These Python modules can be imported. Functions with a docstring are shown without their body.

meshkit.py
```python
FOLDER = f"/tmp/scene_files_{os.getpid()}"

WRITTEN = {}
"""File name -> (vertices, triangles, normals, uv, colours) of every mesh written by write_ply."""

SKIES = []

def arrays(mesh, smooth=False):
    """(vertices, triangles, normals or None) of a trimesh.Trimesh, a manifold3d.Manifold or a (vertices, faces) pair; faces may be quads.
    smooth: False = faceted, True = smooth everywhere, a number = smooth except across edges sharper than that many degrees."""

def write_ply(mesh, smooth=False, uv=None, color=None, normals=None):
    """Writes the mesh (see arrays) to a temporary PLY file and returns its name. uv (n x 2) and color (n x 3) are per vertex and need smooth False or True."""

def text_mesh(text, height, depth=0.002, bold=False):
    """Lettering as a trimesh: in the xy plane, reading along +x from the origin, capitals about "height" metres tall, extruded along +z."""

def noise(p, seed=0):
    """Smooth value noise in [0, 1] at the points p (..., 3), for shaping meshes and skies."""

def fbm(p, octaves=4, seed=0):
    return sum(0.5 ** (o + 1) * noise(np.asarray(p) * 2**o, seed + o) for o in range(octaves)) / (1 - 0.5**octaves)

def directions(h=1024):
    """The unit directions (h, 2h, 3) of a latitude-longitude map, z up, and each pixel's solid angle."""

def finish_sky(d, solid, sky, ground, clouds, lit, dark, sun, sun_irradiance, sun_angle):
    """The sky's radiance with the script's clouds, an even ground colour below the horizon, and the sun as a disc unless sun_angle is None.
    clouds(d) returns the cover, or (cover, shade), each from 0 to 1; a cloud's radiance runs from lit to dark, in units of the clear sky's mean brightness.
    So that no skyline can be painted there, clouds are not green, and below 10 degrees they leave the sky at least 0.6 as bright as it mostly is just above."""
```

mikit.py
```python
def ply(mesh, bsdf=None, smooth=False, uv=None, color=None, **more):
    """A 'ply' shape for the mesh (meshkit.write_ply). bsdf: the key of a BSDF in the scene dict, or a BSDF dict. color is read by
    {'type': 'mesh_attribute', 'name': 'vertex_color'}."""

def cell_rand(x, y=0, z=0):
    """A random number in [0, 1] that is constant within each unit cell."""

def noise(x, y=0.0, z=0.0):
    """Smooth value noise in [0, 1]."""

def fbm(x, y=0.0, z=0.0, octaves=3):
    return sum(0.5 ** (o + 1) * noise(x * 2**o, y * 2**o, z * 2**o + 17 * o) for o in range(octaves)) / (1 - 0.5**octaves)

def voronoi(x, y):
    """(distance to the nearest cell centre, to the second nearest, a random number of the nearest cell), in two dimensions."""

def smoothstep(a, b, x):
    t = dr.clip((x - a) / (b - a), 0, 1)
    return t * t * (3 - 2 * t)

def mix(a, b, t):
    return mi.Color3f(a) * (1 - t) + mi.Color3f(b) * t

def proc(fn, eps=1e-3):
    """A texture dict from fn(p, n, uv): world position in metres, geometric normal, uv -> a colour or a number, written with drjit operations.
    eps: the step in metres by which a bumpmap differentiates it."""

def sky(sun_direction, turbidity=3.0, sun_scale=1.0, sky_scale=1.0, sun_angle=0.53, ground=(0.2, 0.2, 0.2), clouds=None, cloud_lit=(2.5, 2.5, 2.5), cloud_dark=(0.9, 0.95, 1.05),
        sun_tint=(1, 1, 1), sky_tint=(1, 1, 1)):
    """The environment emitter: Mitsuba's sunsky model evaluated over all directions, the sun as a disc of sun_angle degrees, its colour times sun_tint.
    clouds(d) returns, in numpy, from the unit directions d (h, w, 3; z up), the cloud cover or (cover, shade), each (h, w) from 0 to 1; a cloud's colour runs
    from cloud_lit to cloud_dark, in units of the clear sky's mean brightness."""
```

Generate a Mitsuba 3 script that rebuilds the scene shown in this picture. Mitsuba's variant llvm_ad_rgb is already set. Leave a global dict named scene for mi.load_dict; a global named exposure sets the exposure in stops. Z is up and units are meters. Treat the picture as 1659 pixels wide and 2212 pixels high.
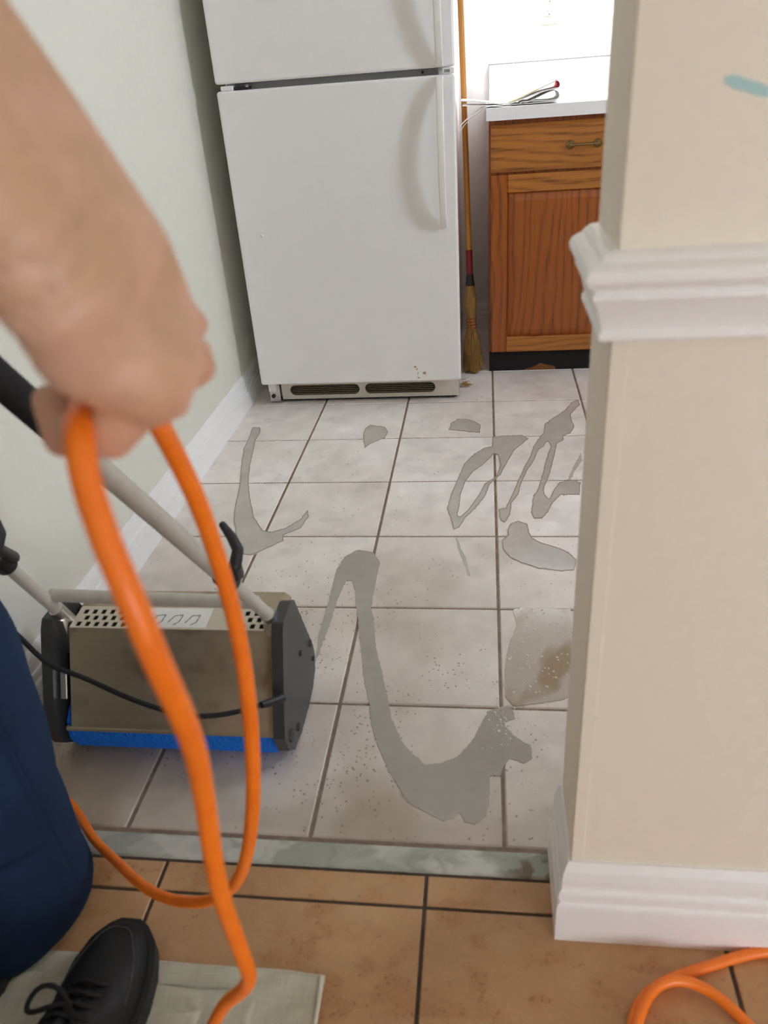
import math, random
import numpy as np
import drjit as dr
import trimesh
import manifold3d as m3
from shapely.geometry import Polygon, LineString, box as sbox
from shapely.ops import unary_union
from scipy.spatial.transform import Rotation
import mitsuba as mi
import mikit, meshkit
from mikit import noise, fbm, voronoi, smoothstep, mix, cell_rand, proc, ply

random.seed(7)
rng = np.random.default_rng(7)
scene, labels = {}, {}

# ------------------------------------------------------------------ camera
FPX = 1674.47
CAM = np.array([-0.0255, -1.0954, 1.0540])
ROT = Rotation.from_rotvec([2.08821, 0.0753310, -0.139827]).as_matrix()
T = mi.ScalarTransform4f
scene['camera'] = {
    'type': 'thinlens', 'fov': math.degrees(2 * math.atan(829.5 / FPX)), 'fov_axis': 'x',
    'aperture_radius': 0.0026, 'focus_distance': 2.3, 'near_clip': 0.02, 'far_clip': 50.0,
    'to_world': T().look_at(origin=CAM.tolist(), target=(CAM + ROT[2]).tolist(), up=(-ROT[1]).tolist())}
exposure = 0.0

# ------------------------------------------------------------------ lights (the panes and lamps that carry them are built below)
KITCHEN_WINDOW = [20.8, 23.4, 27.6]
ADDED_HALL_WINDOW = [9.2, 10.3, 11.9]
COUNTER_LAMP = [27.0, 27.5, 28.0]
ADDED_HALL_LAMP = [1.2, 1.1, 0.95]


# ------------------------------------------------------------------ helpers
def numbered(key):
    if key not in scene and key not in labels and not any(k.startswith(key + '__') for k in scene):
        return key
    n = 1
    while True:
        k = f'{key}_{n:03d}'
        if k not in scene and k not in labels and not any(q.startswith(k + '__') for q in scene):
            return k
        n += 1


def say(key, label=None, category=None, group=None, kind=None):
    d = labels.setdefault(key, {})
    for k, v in (('label', label), ('category', category), ('group', group), ('kind', kind)):
        if v:
            d[k] = v
    return key


def obj(name, mesh, bsdf, parent=None, smooth=False, label=None, **more):
    key = numbered((parent + '__' if parent else '') + name)
    scene[key] = ply(mesh, bsdf, smooth=smooth, **more)
    if label:
        say(key, label)
    return key


def thing(name, label, category, group=None):
    key = numbered(name)
    return say(key, label, category, group)


def cat(*ms):
    return trimesh.util.concatenate([to_tm(m) for m in ms])


def to_tm(m):
    if isinstance(m, trimesh.Trimesh):
        return m
    k = m.to_mesh()
    return trimesh.Trimesh(np.array(k.vert_properties[:, :3], float), np.array(k.tri_verts), process=False)


def bx(x0, x1, y0, y1, z0, z1, c=0.0):
    """Box with its edges chamfered by c."""
    if c <= 0:
        m = trimesh.creation.box((x1 - x0, y1 - y0, z1 - z0))
        m.apply_translation(((x0 + x1) / 2, (y0 + y1) / 2, (z0 + z1) / 2))
        return m
    p = []
    for x, a in ((x0, 1), (x1, -1)):
        for y, b in ((y0, 1), (y1, -1)):
            for z, d in ((z0, 1), (z1, -1)):
                p += [(x + a * c, y + b * c, z), (x + a * c, y, z + d * c), (x, y + b * c, z + d * c)]
    return to_tm(m3.Manifold.hull_points(np.array(p)))


def rbx(x0, x1, y0, y1, z0, z1, r, n=12):
    """Box with round edges."""
    s = m3.Manifold.sphere(r, n)
    return to_tm(m3.Manifold.batch_hull([s.translate((x, y, z)) for x in (x0 + r, x1 - r) for y in (y0 + r, y1 - r) for z in (z0 + r, z1 - r)]))


def slab_tile(x0, x1, y0, y1, z0, z1, c=0.0025):
    """A tile: a slab whose top edge is chamfered."""
    v = np.array([(x, y, z) for z, k in ((z0, 0), (z1 - c, 0), (z1, c)) for x, y in ((x0 + k, y0 + k), (x1 - k, y0 + k), (x1 - k, y1 - k), (x0 + k, y1 - k))])
    f = []
    for a in (0, 4):
        for i in range(4):
            j = (i + 1) % 4
            f += [(a + i, a + j, a + j + 4), (a + i, a + j + 4, a + i + 4)]
    f += [(8, 9, 10), (8, 10, 11), (0, 2, 1), (0, 3, 2)]
    return trimesh.Trimesh(v, f, process=False)


def tube(points, radius, sides=12, cap=True, squash=None):
    p = np.asarray(points, float)
    t = np.gradient(p, axis=0)
    t /= np.linalg.norm(t, axis=1, keepdims=True) + 1e-12
    a = np.cross(t[0], [0, 0, 1.0] if abs(t[0][2]) < .9 else [1.0, 0, 0])
    rows = []
    r = np.broadcast_to(radius, (len(p),))
    ang = np.arange(sides) * 2 * np.pi / sides
    for i in range(len(p)):
        a = a - t[i] * (a @ t[i])
        a /= np.linalg.norm(a)
        b = np.cross(t[i], a)
        rows.append(p[i] + r[i] * (np.cos(ang)[:, None] * a + np.sin(ang)[:, None] * b))
    v = np.vstack(rows)
    f = []
    for i in range(len(p) - 1):
        for j in range(sides):
            k = (j + 1) % sides
            f += [(i * sides + j, i * sides + k, (i + 1) * sides + k), (i * sides + j, (i + 1) * sides + k, (i + 1) * sides + j)]
    if cap:
        v = np.vstack([v, p[0], p[-1]])
        n = len(v)
        e = (len(p) - 1) * sides
        for j in range(sides):
            k = (j + 1) % sides
            f += [(n - 2, k, j), (n - 1, e + j, e + k)]
    return trimesh.Trimesh(v, f, process=False)


def spline(points, n=100):
    """A smooth curve through the points (Catmull-Rom, centripetal)."""
    from scipy.interpolate import PchipInterpolator, CubicSpline
    p = np.asarray(points, float)
    s = np.r_[0, np.cumsum(np.sqrt(np.linalg.norm(np.diff(p, axis=0), axis=1)))]
    return CubicSpline(s, p)(np.linspace(0, s[-1], n))


def lathe(profile, axis_origin=(0, 0, 0), axis=(0, 0, 1), n=24):
    m = trimesh.creation.revolve(np.asarray(profile, float), sections=n)
    m.apply_transform(trimesh.geometry.align_vectors([0, 0, 1], np.asarray(axis, float) / np.linalg.norm(axis)))
    m.apply_translation(axis_origin)
    return m


def prism(poly, depth):
    parts = getattr(poly, 'geoms', [poly])
    return trimesh.util.concatenate([trimesh.creation.extrude_polygon(g, depth, engine='earcut') for g in parts if g.area > 1e-8])


def place(mesh, ex, ey, ez, o):
    """Puts the mesh's x, y, z axes along ex, ey, ez with its origin at o."""
    M = np.eye(4)
    M[:3, :3] = np.array([ex, ey, ez], float).T
    M[:3, 3] = o
    m = mesh.copy()
    m.apply_transform(M)
    if np.linalg.det(M[:3, :3]) < 0:
        m.invert()
    return m


def bones(specs, length=0.006, rounds=12):
    """Hulls of the spheres at both ends of every bone, joined and smoothed: [(p, r, q, s), ...]."""
    parts = []
    for b in specs:
        parts.append(m3.Manifold.batch_hull([m3.Manifold.sphere(r, 28).translate(tuple(map(float, p))) for p, r in zip(b[::2], b[1::2])]))
    m = m3.Manifold.batch_boolean(parts, m3.OpType.Add)
    m = to_tm(m.refine_to_length(length))
    m.merge_vertices()
    trimesh.smoothing.filter_taubin(m, lamb=0.5, nu=0.52, iterations=rounds)
    return m


def at(u, v, t):
    """The point that stands t metres in front of the lens on the line of sight measured at (u, v) in the photograph."""
    return CAM + ROT.T @ np.array([(u - 829.5) / FPX, (v - 1106) / FPX, 1.0]) * t


def on_floor(u, v, z=0.0):
    d = at(u, v, 1.0) - CAM
    return (CAM + d * (z - CAM[2]) / d[2])[:2]


# ------------------------------------------------------------------ materials
def rgb(c):
    return {'type': 'rgb', 'value': list(c)}


def mat(name, color, rough=0.5, spec=0.5, metallic=0.0, bump=None, two=True, **kw):
    b = {'type': 'principled', 'base_color': color if isinstance(color, dict) else rgb(color), 'roughness': rough, 'metallic': metallic, **kw}
    if not metallic:
        b['specular'] = spec
    if bump:
        b = {'type': 'bumpmap', 'arbitrary': {**bump[0]}, 'scale': bump[1], 'bsdf': b}
    scene[name] = {'type': 'twosided', 'bsdf': b} if two else b
    return name


def wall_col(base):
    def fn(p, n, uv):
        k = fbm(p.x * 3.1 + p.y * 2.3, p.z * 2.7, 5.0, 3)
        s = fbm(p.x * 90 + p.y * 90, p.z * 90, 1.0, 2)
        return mi.Color3f(base) * (0.955 + 0.07 * k + 0.03 * (s - 0.5))
    return proc(fn)


mat('wall_paint', wall_col((0.785, 0.725, 0.615)), 0.55, 0.3)
mat('left_paint', wall_col((0.70, 0.69, 0.605)), 0.5, 0.3)
mat('back_paint', wall_col((0.87, 0.865, 0.85)), 0.5, 0.3)
mat('white_trim', (0.84, 0.84, 0.83), 0.35, 0.45)
mat('ceiling_paint', (0.85, 0.84, 0.81), 0.8, 0.2)
mat('dark_grout', proc(lambda p, n, uv: mix((0.045, 0.032, 0.024), (0.085, 0.062, 0.046), fbm(p.x * 60, p.y * 60, 0, 3))), 0.85, 0.2)
mat('grout', proc(lambda p, n, uv: mix((0.15, 0.105, 0.08), (0.27, 0.205, 0.165), fbm(p.x * 60, p.y * 60, 0, 3))), 0.8, 0.2)


def tile_col(p, n, uv):
    cx, cy = dr.floor(p.x / 0.308), dr.floor(p.y / 0.308)
    r = cell_rand(cx, cy, 4)
    a = fbm(p.x * 5 + r * 31, p.y * 5 + r * 17, 0.3, 4)
    b = fbm(p.x * 26 + r * 11, p.y * 22, 2.0, 3)
    c = mix((0.72, 0.66, 0.615), (0.83, 0.785, 0.745), smoothstep(0.25, 0.75, a))
    c = c * (0.96 + 0.20 * b)
    c = c * (1 - 0.08 * smoothstep(0.52, 0.70, fbm(p.x * 11 + 2, p.y * 15 + 7, 13.0, 4)))
    dirt = smoothstep(0.52, 0.78, fbm(p.x * 4.2 + 9, p.y * 3.6 + 4, 7.0, 4)) * smoothstep(1.5, -0.35, p.y)
    soil_falloff = smoothstep(0.95, -0.10, p.y) * (0.55 + 0.45 * smoothstep(0.30, 0.62, fbm(p.x * 2.6 + 5, p.y * 2.6, 11.0, 4)))  # grime, plus light fall-off painted in: darker towards the doorway
    c = c * (1 - dirt * mi.Color3f(0.22, 0.26, 0.32)) * (1 - soil_falloff * mi.Color3f(0.42, 0.465, 0.525))
    near = smoothstep(0.75, -0.30, p.y) * (0.30 + 0.85 * smoothstep(0.35, 0.7, fbm(p.x * 3.3 + 40, p.y * 3.3, 1.0, 3)))
    d1, d2, w = voronoi(p.x * 150, p.y * 150)
    size = 0.10 + 0.26 * noise(p.x * 150, p.y * 150, 6.0)
    speck = smoothstep(size + 0.10, size - 0.04, d1) * dr.select(w > 0.988 - 0.16 * near, 1.0, 0.0) * smoothstep(0.42, 0.62, fbm(p.x * 9 + 3, p.y * 9, 3.0, 2) + 0.10 * near)
    c = mix(c, (0.16, 0.12, 0.09), 0.75 * speck)
    return c


def tile_bump(p, n, uv):
    return fbm(p.x * 22, p.y * 22, 0.0, 3)


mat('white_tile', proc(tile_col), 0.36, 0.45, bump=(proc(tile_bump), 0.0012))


def terra_col(p, n, uv):
    a = fbm(p.x * 5 + 3, p.y * 5, 0.0, 4)
    b = fbm(p.x * 26 + 3, p.y * 40, 2.0, 5)
    g = fbm(p.x * 210, p.y * 260, 4.0, 3)
    c = mix((0.37, 0.20, 0.092), (0.47, 0.272, 0.133), smoothstep(0.25, 0.75, a))
    c = mix(c, (0.35, 0.15, 0.055), 0.50 * smoothstep(0.48, 0.75, b))
    c = mix(c, (0.49, 0.315, 0.165), 0.35 * smoothstep(0.50, 0.75, fbm(p.x * 11 + 8, p.y * 10, 5.0, 4)))
    c = mix(c, (0.20, 0.09, 0.035), 0.55 * smoothstep(0.60, 0.80, g) * smoothstep(0.40, 0.70, b))
    return c * (0.92 + 0.16 * g)


mat('terracotta', proc(terra_col), 0.42, 0.4)


def marble_col(p, n, uv):
    w = fbm(p.x * 9, p.y * 14, 0.0, 4)
    a = fbm(p.x * 15 + 4 * w, p.y * 26 + 4 * w, 1.0, 4)
    c = mix((0.30, 0.315, 0.265), (0.48, 0.475, 0.42), smoothstep(0.32, 0.68, a))
    v = smoothstep(0.05, 0.0, dr.abs(w - 0.5))
    c = mix(c, (0.24, 0.25, 0.22), 0.5 * v)
    stain = smoothstep(0.075, 0.02, dr.sqrt(dr.square(p.x - 0.052) + dr.square(2 * (p.y + 0.34))))
    return mix(c, (0.15, 0.10, 0.06), 0.85 * stain * smoothstep(0.35, 0.6, fbm(p.x * 60, p.y * 60, 2.0, 3)))


mat('marble', proc(marble_col), 0.3, 0.5)


def oak(vertical):
    def fn(p, n, uv):
        al, ac = (p.z, p.x) if vertical else (p.x, p.z)
        w = fbm(ac * 7, al * 1.6, p.y * 3, 4)
        x = ac + 0.13 * w + 0.020 * noise(al * 3.0, ac * 6, 4.0)
        ring = dr.abs(2 * (x * 34 - dr.floor(x * 34)) - 1)
        fine = fbm(ac * 520, al * 14, 3.0, 3)
        c = mix((0.345, 0.126, 0.020), (0.270, 0.090, 0.013), smoothstep(0.35, 1.0, ring))
        if vertical:
            c = c * mi.Color3f(0.80, 0.56, 0.45)
        pore = smoothstep(0.50, 0.72, fine) * (0.25 + 0.75 * smoothstep(0.4, 1.0, ring))
        c = mix(c, (0.085, 0.024, 0.006), 0.75 * pore)
        return c * (1.0 + 0.34 * fbm(ac * 4, al * 3, 8.0, 3))
    return proc(fn)


mat('oak_upright', oak(True), 0.35, 0.5)
mat('oak_level', oak(False), 0.35, 0.5)
mat('enamel', (0.83, 0.82, 0.805), 0.32, 0.5)
mat('handle_plastic', (0.78, 0.765, 0.72), 0.35, 0.5)
mat('grille_plastic', (0.62, 0.585, 0.51), 0.45, 0.4)
mat('gasket_gray', (0.24, 0.245, 0.25), 0.6, 0.3)
mat('black', (0.014, 0.014, 0.014), 0.45, 0.4)
mat('soft_black', (0.016, 0.015, 0.015), 0.8, 0.2)
mat('vent_dark', (0.03, 0.02, 0.015), 0.8, 0.2)
mat('louver', (0.20, 0.16, 0.12), 0.6, 0.3)
mat('steel', (0.62, 0.60, 0.57), 0.32, metallic=1.0)
mat('rust', (0.36, 0.20, 0.07), 0.8, 0.2)
mat('rust_light', (0.52, 0.38, 0.18), 0.8, 0.2)
mat('laminate_white', (0.82, 0.82, 0.81), 0.4, 0.4)
mat('laminate_edge', (0.86, 0.86, 0.855), 0.5, 0.4)
mat('brass', (0.24, 0.165, 0.065), 0.38, metallic=1.0)
mat('chipboard', (0.20, 0.085, 0.033), 0.9, 0.1)
mat('ivory', (0.60, 0.55, 0.40), 0.4, 0.4)
mat('outlet_slot', (0.16, 0.13, 0.10), 0.7, 0.2)
mat('paper', (0.85, 0.84, 0.82), 0.9, 0.1)
mat('paper_yellow', (0.82, 0.70, 0.22), 0.9, 0.1)
mat('paper_red', (0.50, 0.10, 0.10), 0.9, 0.1)
mat('broom_wood', proc(lambda p, n, uv: mix((0.40, 0.165, 0.025), (0.52, 0.235, 0.038), fbm(p.x * 80, p.z * 4, 1.0, 3))), 0.3, 0.5)
mat('broom_red', (0.20, 0.012, 0.016), 0.5, 0.4)
mat('straw', proc(lambda p, n, uv: mix((0.12, 0.058, 0.014), (0.40, 0.235, 0.075), fbm(p.x * 500, p.y * 500, p.z * 14, 2))), 0.8, 0.2)
mat('stitch', (0.28, 0.035, 0.02), 0.8, 0.2)
mat('cord_orange', proc(lambda p, n, uv: mix((0.80, 0.155, 0.006), (0.92, 0.215, 0.012), fbm(p.x * 40, p.y * 40, p.z * 40, 2))), 0.38, 0.5)
mat('aluminium', proc(lambda p, n, uv: mix((0.36, 0.33, 0.28), (0.47, 0.435, 0.38), fbm(p.x * 60, p.y * 60, p.z * 9, 3))), 0.45, 0.6)


def cover_col(p, n, uv):
    g = fbm(p.x * 3.0, p.z * 260, p.y * 3, 2)
    s = smoothstep(0.50, 0.74, fbm(p.x * 13, p.z * 17, 2.0, 4))
    c = mix((0.40, 0.325, 0.22), (0.47, 0.39, 0.28), g)
    return mix(c, (0.20, 0.14, 0.085), 0.55 * s)


mat('cover_steel', proc(cover_col), 0.42, metallic=0.75)
mat('perforated', (0.55, 0.49, 0.39), 0.42, metallic=0.55)
mat('hole_dark', (0.035, 0.028, 0.02), 0.9, 0.1)
mat('machine_plastic', (0.030, 0.031, 0.031), 0.42, 0.45)
mat('bristle_blue', proc(lambda p, n, uv: mix((0.004, 0.075, 0.34), (0.012, 0.16, 0.62), fbm(p.x * 300, p.y * 300, p.z * 300, 2))), 0.7, 0.3)
mat('sticker', (0.72, 0.70, 0.66), 0.4, 0.4)
mat('ink', (0.06, 0.06, 0.06), 0.6, 0.2)


def skin_col(p, n, uv):
    a = fbm(p.x * 28, p.y * 28, p.z * 28, 3)
    b = fbm(p.x * 140, p.y * 140, p.z * 140, 3)
    red = smoothstep(0.96, 0.90, p.z)
    c = mix((0.53, 0.335, 0.215), (0.62, 0.385, 0.28), smoothstep(0.3, 0.7, a))
    c = mix(c, (0.60, 0.285, 0.19), 0.55 * red)
    return c * (0.93 + 0.14 * b)


def skin_bump(p, n, uv):
    return fbm(p.x * 90, p.y * 90, p.z * 150, 3)


mat('skin', proc(skin_col), 0.52, 0.4, bump=(proc(skin_bump), 0.0010))
mat('nail', (0.62, 0.40, 0.30), 0.3, 0.5)
mat('navy', proc(lambda p, n, uv: mix((0.006, 0.015, 0.036), (0.010, 0.025, 0.060), fbm(p.x * 12 + 200 * 0, p.y * 12, p.z * 9, 3)) * (0.85 + 0.3 * noise(p.x * 900, p.y * 900, p.z * 900))), 0.85, 0.2)
mat('leather', proc(lambda p, n, uv: mi.Color3f(0.0075, 0.0072, 0.0078) * (0.7 + 0.6 * fbm(p.x * 60, p.y * 60, p.z * 60, 3))), 0.5, 0.35)
mat('rubber', (0.018, 0.018, 0.018), 0.7, 0.3)
mat('thread', (0.055, 0.05, 0.045), 0.8, 0.2)
mat('hair', (0.03, 0.02, 0.013), 0.6, 0.3)


def rag_col(p, n, uv):
    w = fbm(p.x * 600, p.y * 60, 0.0, 2) * 0.5 + fbm(p.x * 60, p.y * 600, 3.0, 2) * 0.5
    s = fbm(p.x * 9, p.y * 9, 1.0, 3)
    return mix((0.41, 0.385, 0.29), (0.56, 0.535, 0.435), s) * (0.86 + 0.28 * w)


mat('rag_cloth', proc(rag_col), 0.95, 0.1)
mat('rag_hem', (0.62, 0.59, 0.49), 0.95, 0.1)
mat('seam', (0.36, 0.34, 0.29), 0.95, 0.1)
mat('wet', proc(lambda p, n, uv: mix((0.335, 0.300, 0.258), (0.40, 0.362, 0.318), fbm(p.x * 9, p.y * 9, 0.0, 3)) * (0.95 + 0.1 * fbm(p.x * 60, p.y * 60, 1.0, 2))), 0.16, 0.4)
mat('wet_thin', proc(lambda p, n, uv: mix((0.45, 0.41, 0.37), (0.54, 0.50, 0.46), fbm(p.x * 14, p.y * 14, 0.0, 3)) * (0.95 + 0.1 * fbm(p.x * 60, p.y * 60, 1.0, 2))), 0.14, 0.4)
mat('wet_rim', (0.33, 0.275, 0.225), 0.14, 0.4)
mat('wet_brown', proc(lambda p, n, uv: mix((0.46, 0.41, 0.35), (0.31, 0.235, 0.155), smoothstep(0.40, 0.62, fbm(p.x * 14 - p.y * 5, p.y * 9, 4.0, 3)))), 0.16, 0.45)
mat('bubble', {'type': 'rgb', 'value': [0.62, 0.59, 0.55]}, 0.12, 0.6)
mat('pale_blue', (0.43, 0.63, 0.63), 0.85, 0.1)
mat('debris_straw', (0.44, 0.27, 0.12), 0.9, 0.1)
mat('lamp_white', (0.8, 0.8, 0.78), 0.4, 0.4)

# ------------------------------------------------------------------ the setting
LX, RX, HX = -0.912, 1.55, 2.60           # left wall, kitchen's right wall, hall's right wall
BY, FY, NY, RY = 2.412, -0.304, -0.428, -3.60   # kitchen's back wall, partition's two faces, hall's rear wall
JX, CZ = 0.081, 2.44


def struct(key, label, category):
    return say(key, label, category, kind='structure')


struct(obj('wall_left', bx(LX - .1, LX, RY, BY, 0, CZ), 'left_paint'), 'long plain cream wall running down the left side past the refrigerator', 'wall')
struct(obj('wall_back', bx(LX - .1, RX + .1, BY, BY + .1, 0, CZ), 'back_paint'), 'back wall of the kitchen behind the refrigerator, broom and counter', 'wall')
struct(obj('wall_front', bx(JX, HX, NY, FY, 0, CZ, .0015), 'wall_paint'), 'cream partition wall at the right with a white chair rail, ending at the doorway', 'wall')
struct(obj('wall_rear', cat(bx(LX - .1, 1.3, RY - .1, RY, 0, CZ), bx(2.5, HX + .1, RY - .1, RY, 0, CZ), bx(1.3, 2.5, RY - .1, RY, 0, .12), bx(1.3, 2.5, RY - .1, RY, 1.50, CZ)), 'wall_paint'), 'cream rear wall of the front room around the added window', 'wall')
struct(obj('wall_right', cat(bx(HX, HX + .1, RY - .1, NY, 0, CZ), bx(RX, RX + .1, FY, .42, 0, CZ), bx(RX, RX + .1, .82, BY, 0, CZ), bx(RX, RX + .1, .42, .82, 0, 1.05), bx(RX, RX + .1, .42, .82, 2.05, CZ)), 'wall_paint'),
       'cream right-hand walls of both rooms, around the kitchen window', 'wall')
struct(obj('ceiling', bx(LX - .1, HX + .1, RY - .1, BY + .1, CZ, CZ + .1), 'ceiling_paint'), 'white ceiling over both rooms', 'ceiling')
# the bead of joint tape that shows along the partition's corner, and the chalk stroke
obj('corner_bead', bx(JX + .0005, JX + .0155, NY - .0012, NY + .001, .15, .842, .0006), 'wall_paint', 'wall_front', label='slightly raised strip along the wall corner')
th = np.linspace(0, 1, 24)
sx, sz = JX + .066 + th * .075, 1.032 - .022 * th - .006 * th ** 2
w = .0038 + .0006 * np.sin(9 * th) + .0004 * np.sin(23 * th)
st = Polygon(np.r_[np.c_[sx, sz + w * np.minimum(1, .45 + 6 * th)], np.c_[sx, sz - w * np.minimum(1, .45 + 6 * th)][::-1]])
obj('chalk_stroke', place(prism(st, .0006), (1, 0, 0), (0, 0, 1), (0, 1, 0), (0, NY - .0006, 0)), 'pale_blue', 'wall_front', label='short pale blue stroke drawn on the wall')
for i, (x, z, r) in enumerate(((.098, .40, .0022), (.20, 1.0, .0012))):
    obj('nail_head', lathe([(0, 0), (r, 0), (r * .8, .0016), (0, .002)], (x, NY, z), (0, -1, 0), 12), 'wall_paint', 'wall_front')


def trim_run(profile, runs, cap=True):
    """Sweeps the (depth, height) profile along points given for depth 0 and the directions that depth moves them."""
    pr = np.array(profile, float)
    rows = [np.c_[p[0] + d[0] * pr[:, 0], p[1] + d[1] * pr[:, 0], pr[:, 1]] for p, d in runs]
    n, v, f = len(pr), np.vstack(rows), []
    for i in range(len(rows) - 1):
        for j in range(n):
            k = (j + 1) % n
            f += [(i * n + j, i * n + k, (i + 1) * n + k), (i * n + j, (i + 1) * n + k, (i + 1) * n + j)]
    tri = trimesh.creation.triangulate_polygon(Polygon(pr), engine='earcut')[1]
    f += [tuple(t) for t in tri] + [tuple(t[::-1] + (len(rows) - 1) * n) for t in tri]
    m = trimesh.Trimesh(v, f, process=False)
    m.fix_normals()
    return m


BASE = [(0, 0), (.016, 0), (.016, .070), (.0150, .0745), (.0115, .0775), (.0115, .081), (.0140, .0845), (.0140, .096), (.0128, .100), (.0095, .103), (.0095, .107), (.0108, .110), (.0105, .122), (.0085, .136), (.0045, .146), (.0030, .150), (0, .150)]
LOW = [(d, z * .83) for d, z in BASE]
RAIL = [(0, .842), (.0095, .842), (.0120, .8445), (.0120, .8490), (.0098, .8520), (.0108, .857), (.0135, .866), (.0165, .8735), (.0185, .8775), (.0200, .8795), (.0200, .8835), (.0178, .8855), (.0190, .8875), (.0235, .8905), (.0262, .8950), (.0265, .8995), (.0240, .9040), (.0195, .9065), (.0150, .9085), (.0120, .9120), (.0075, .9150), (0, .9160)]
struct(obj('baseboard_left', trim_run(LOW, [((LX, RY), (1, 0)), ((LX, BY), (1, 0))]), 'white_trim'), 'white moulded baseboard along the left wall', 'baseboard')
struct(obj('baseboard_back', trim_run(LOW, [((LX, BY), (0, -1)), ((RX, BY), (0, -1))]), 'white_trim'), 'white moulded baseboard on the back wall, seen behind the broom', 'baseboard')
corner = [((JX, FY), (-1, 0)), ((JX, NY), (-1, -1)), ((HX, NY), (0, -1))]
struct(obj('baseboard_front', trim_run(BASE, corner), 'white_trim'), 'tall white moulded baseboard wrapping the corner of the right partition', 'baseboard')
struct(obj('trim_1', trim_run(RAIL, corner), 'white_trim'), 'white moulded chair rail wrapping the corner of the right partition', 'chair rail')

# floors: a grout bed with each tile laid in it
struct(obj('floor', bx(LX - .1, RX + .1, -.350, BY + .1, -.06, -.0022), 'grout'), 'floor of two rooms, white tiles in the kitchen and terracotta tiles in front', 'floor')
obj('grout_bed', bx(LX - .1, HX + .1, RY - .1, -.350, -.06, -.0024), 'dark_grout', 'floor', label='dark brown grout between the terracotta tiles')
P, G = .308, .0030
xe = [LX] + [k * P for k in (-2, -1, 0, 1, 2, 3)]
ye = [-.303] + [k * P for k in (0, 1, 2, 3, 4, 5, 6, 7)] + [BY]
for a, b in zip(xe[:-1], xe[1:]):
    for c, d in zip(ye[:-1], ye[1:]):
        dz = float(rng.uniform(-.0003, .0003))
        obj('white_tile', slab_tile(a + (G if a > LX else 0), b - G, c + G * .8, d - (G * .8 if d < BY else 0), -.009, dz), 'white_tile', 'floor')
obj('threshold', slab_tile(LX, JX, -.3525, -.3085, -.009, .0012, .003), 'marble', 'floor', label='narrow gray-white marble threshold strip between the two tile floors')
OP = .408
ox = [LX, -.525, -.117, .291, .699, 1.107]
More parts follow.
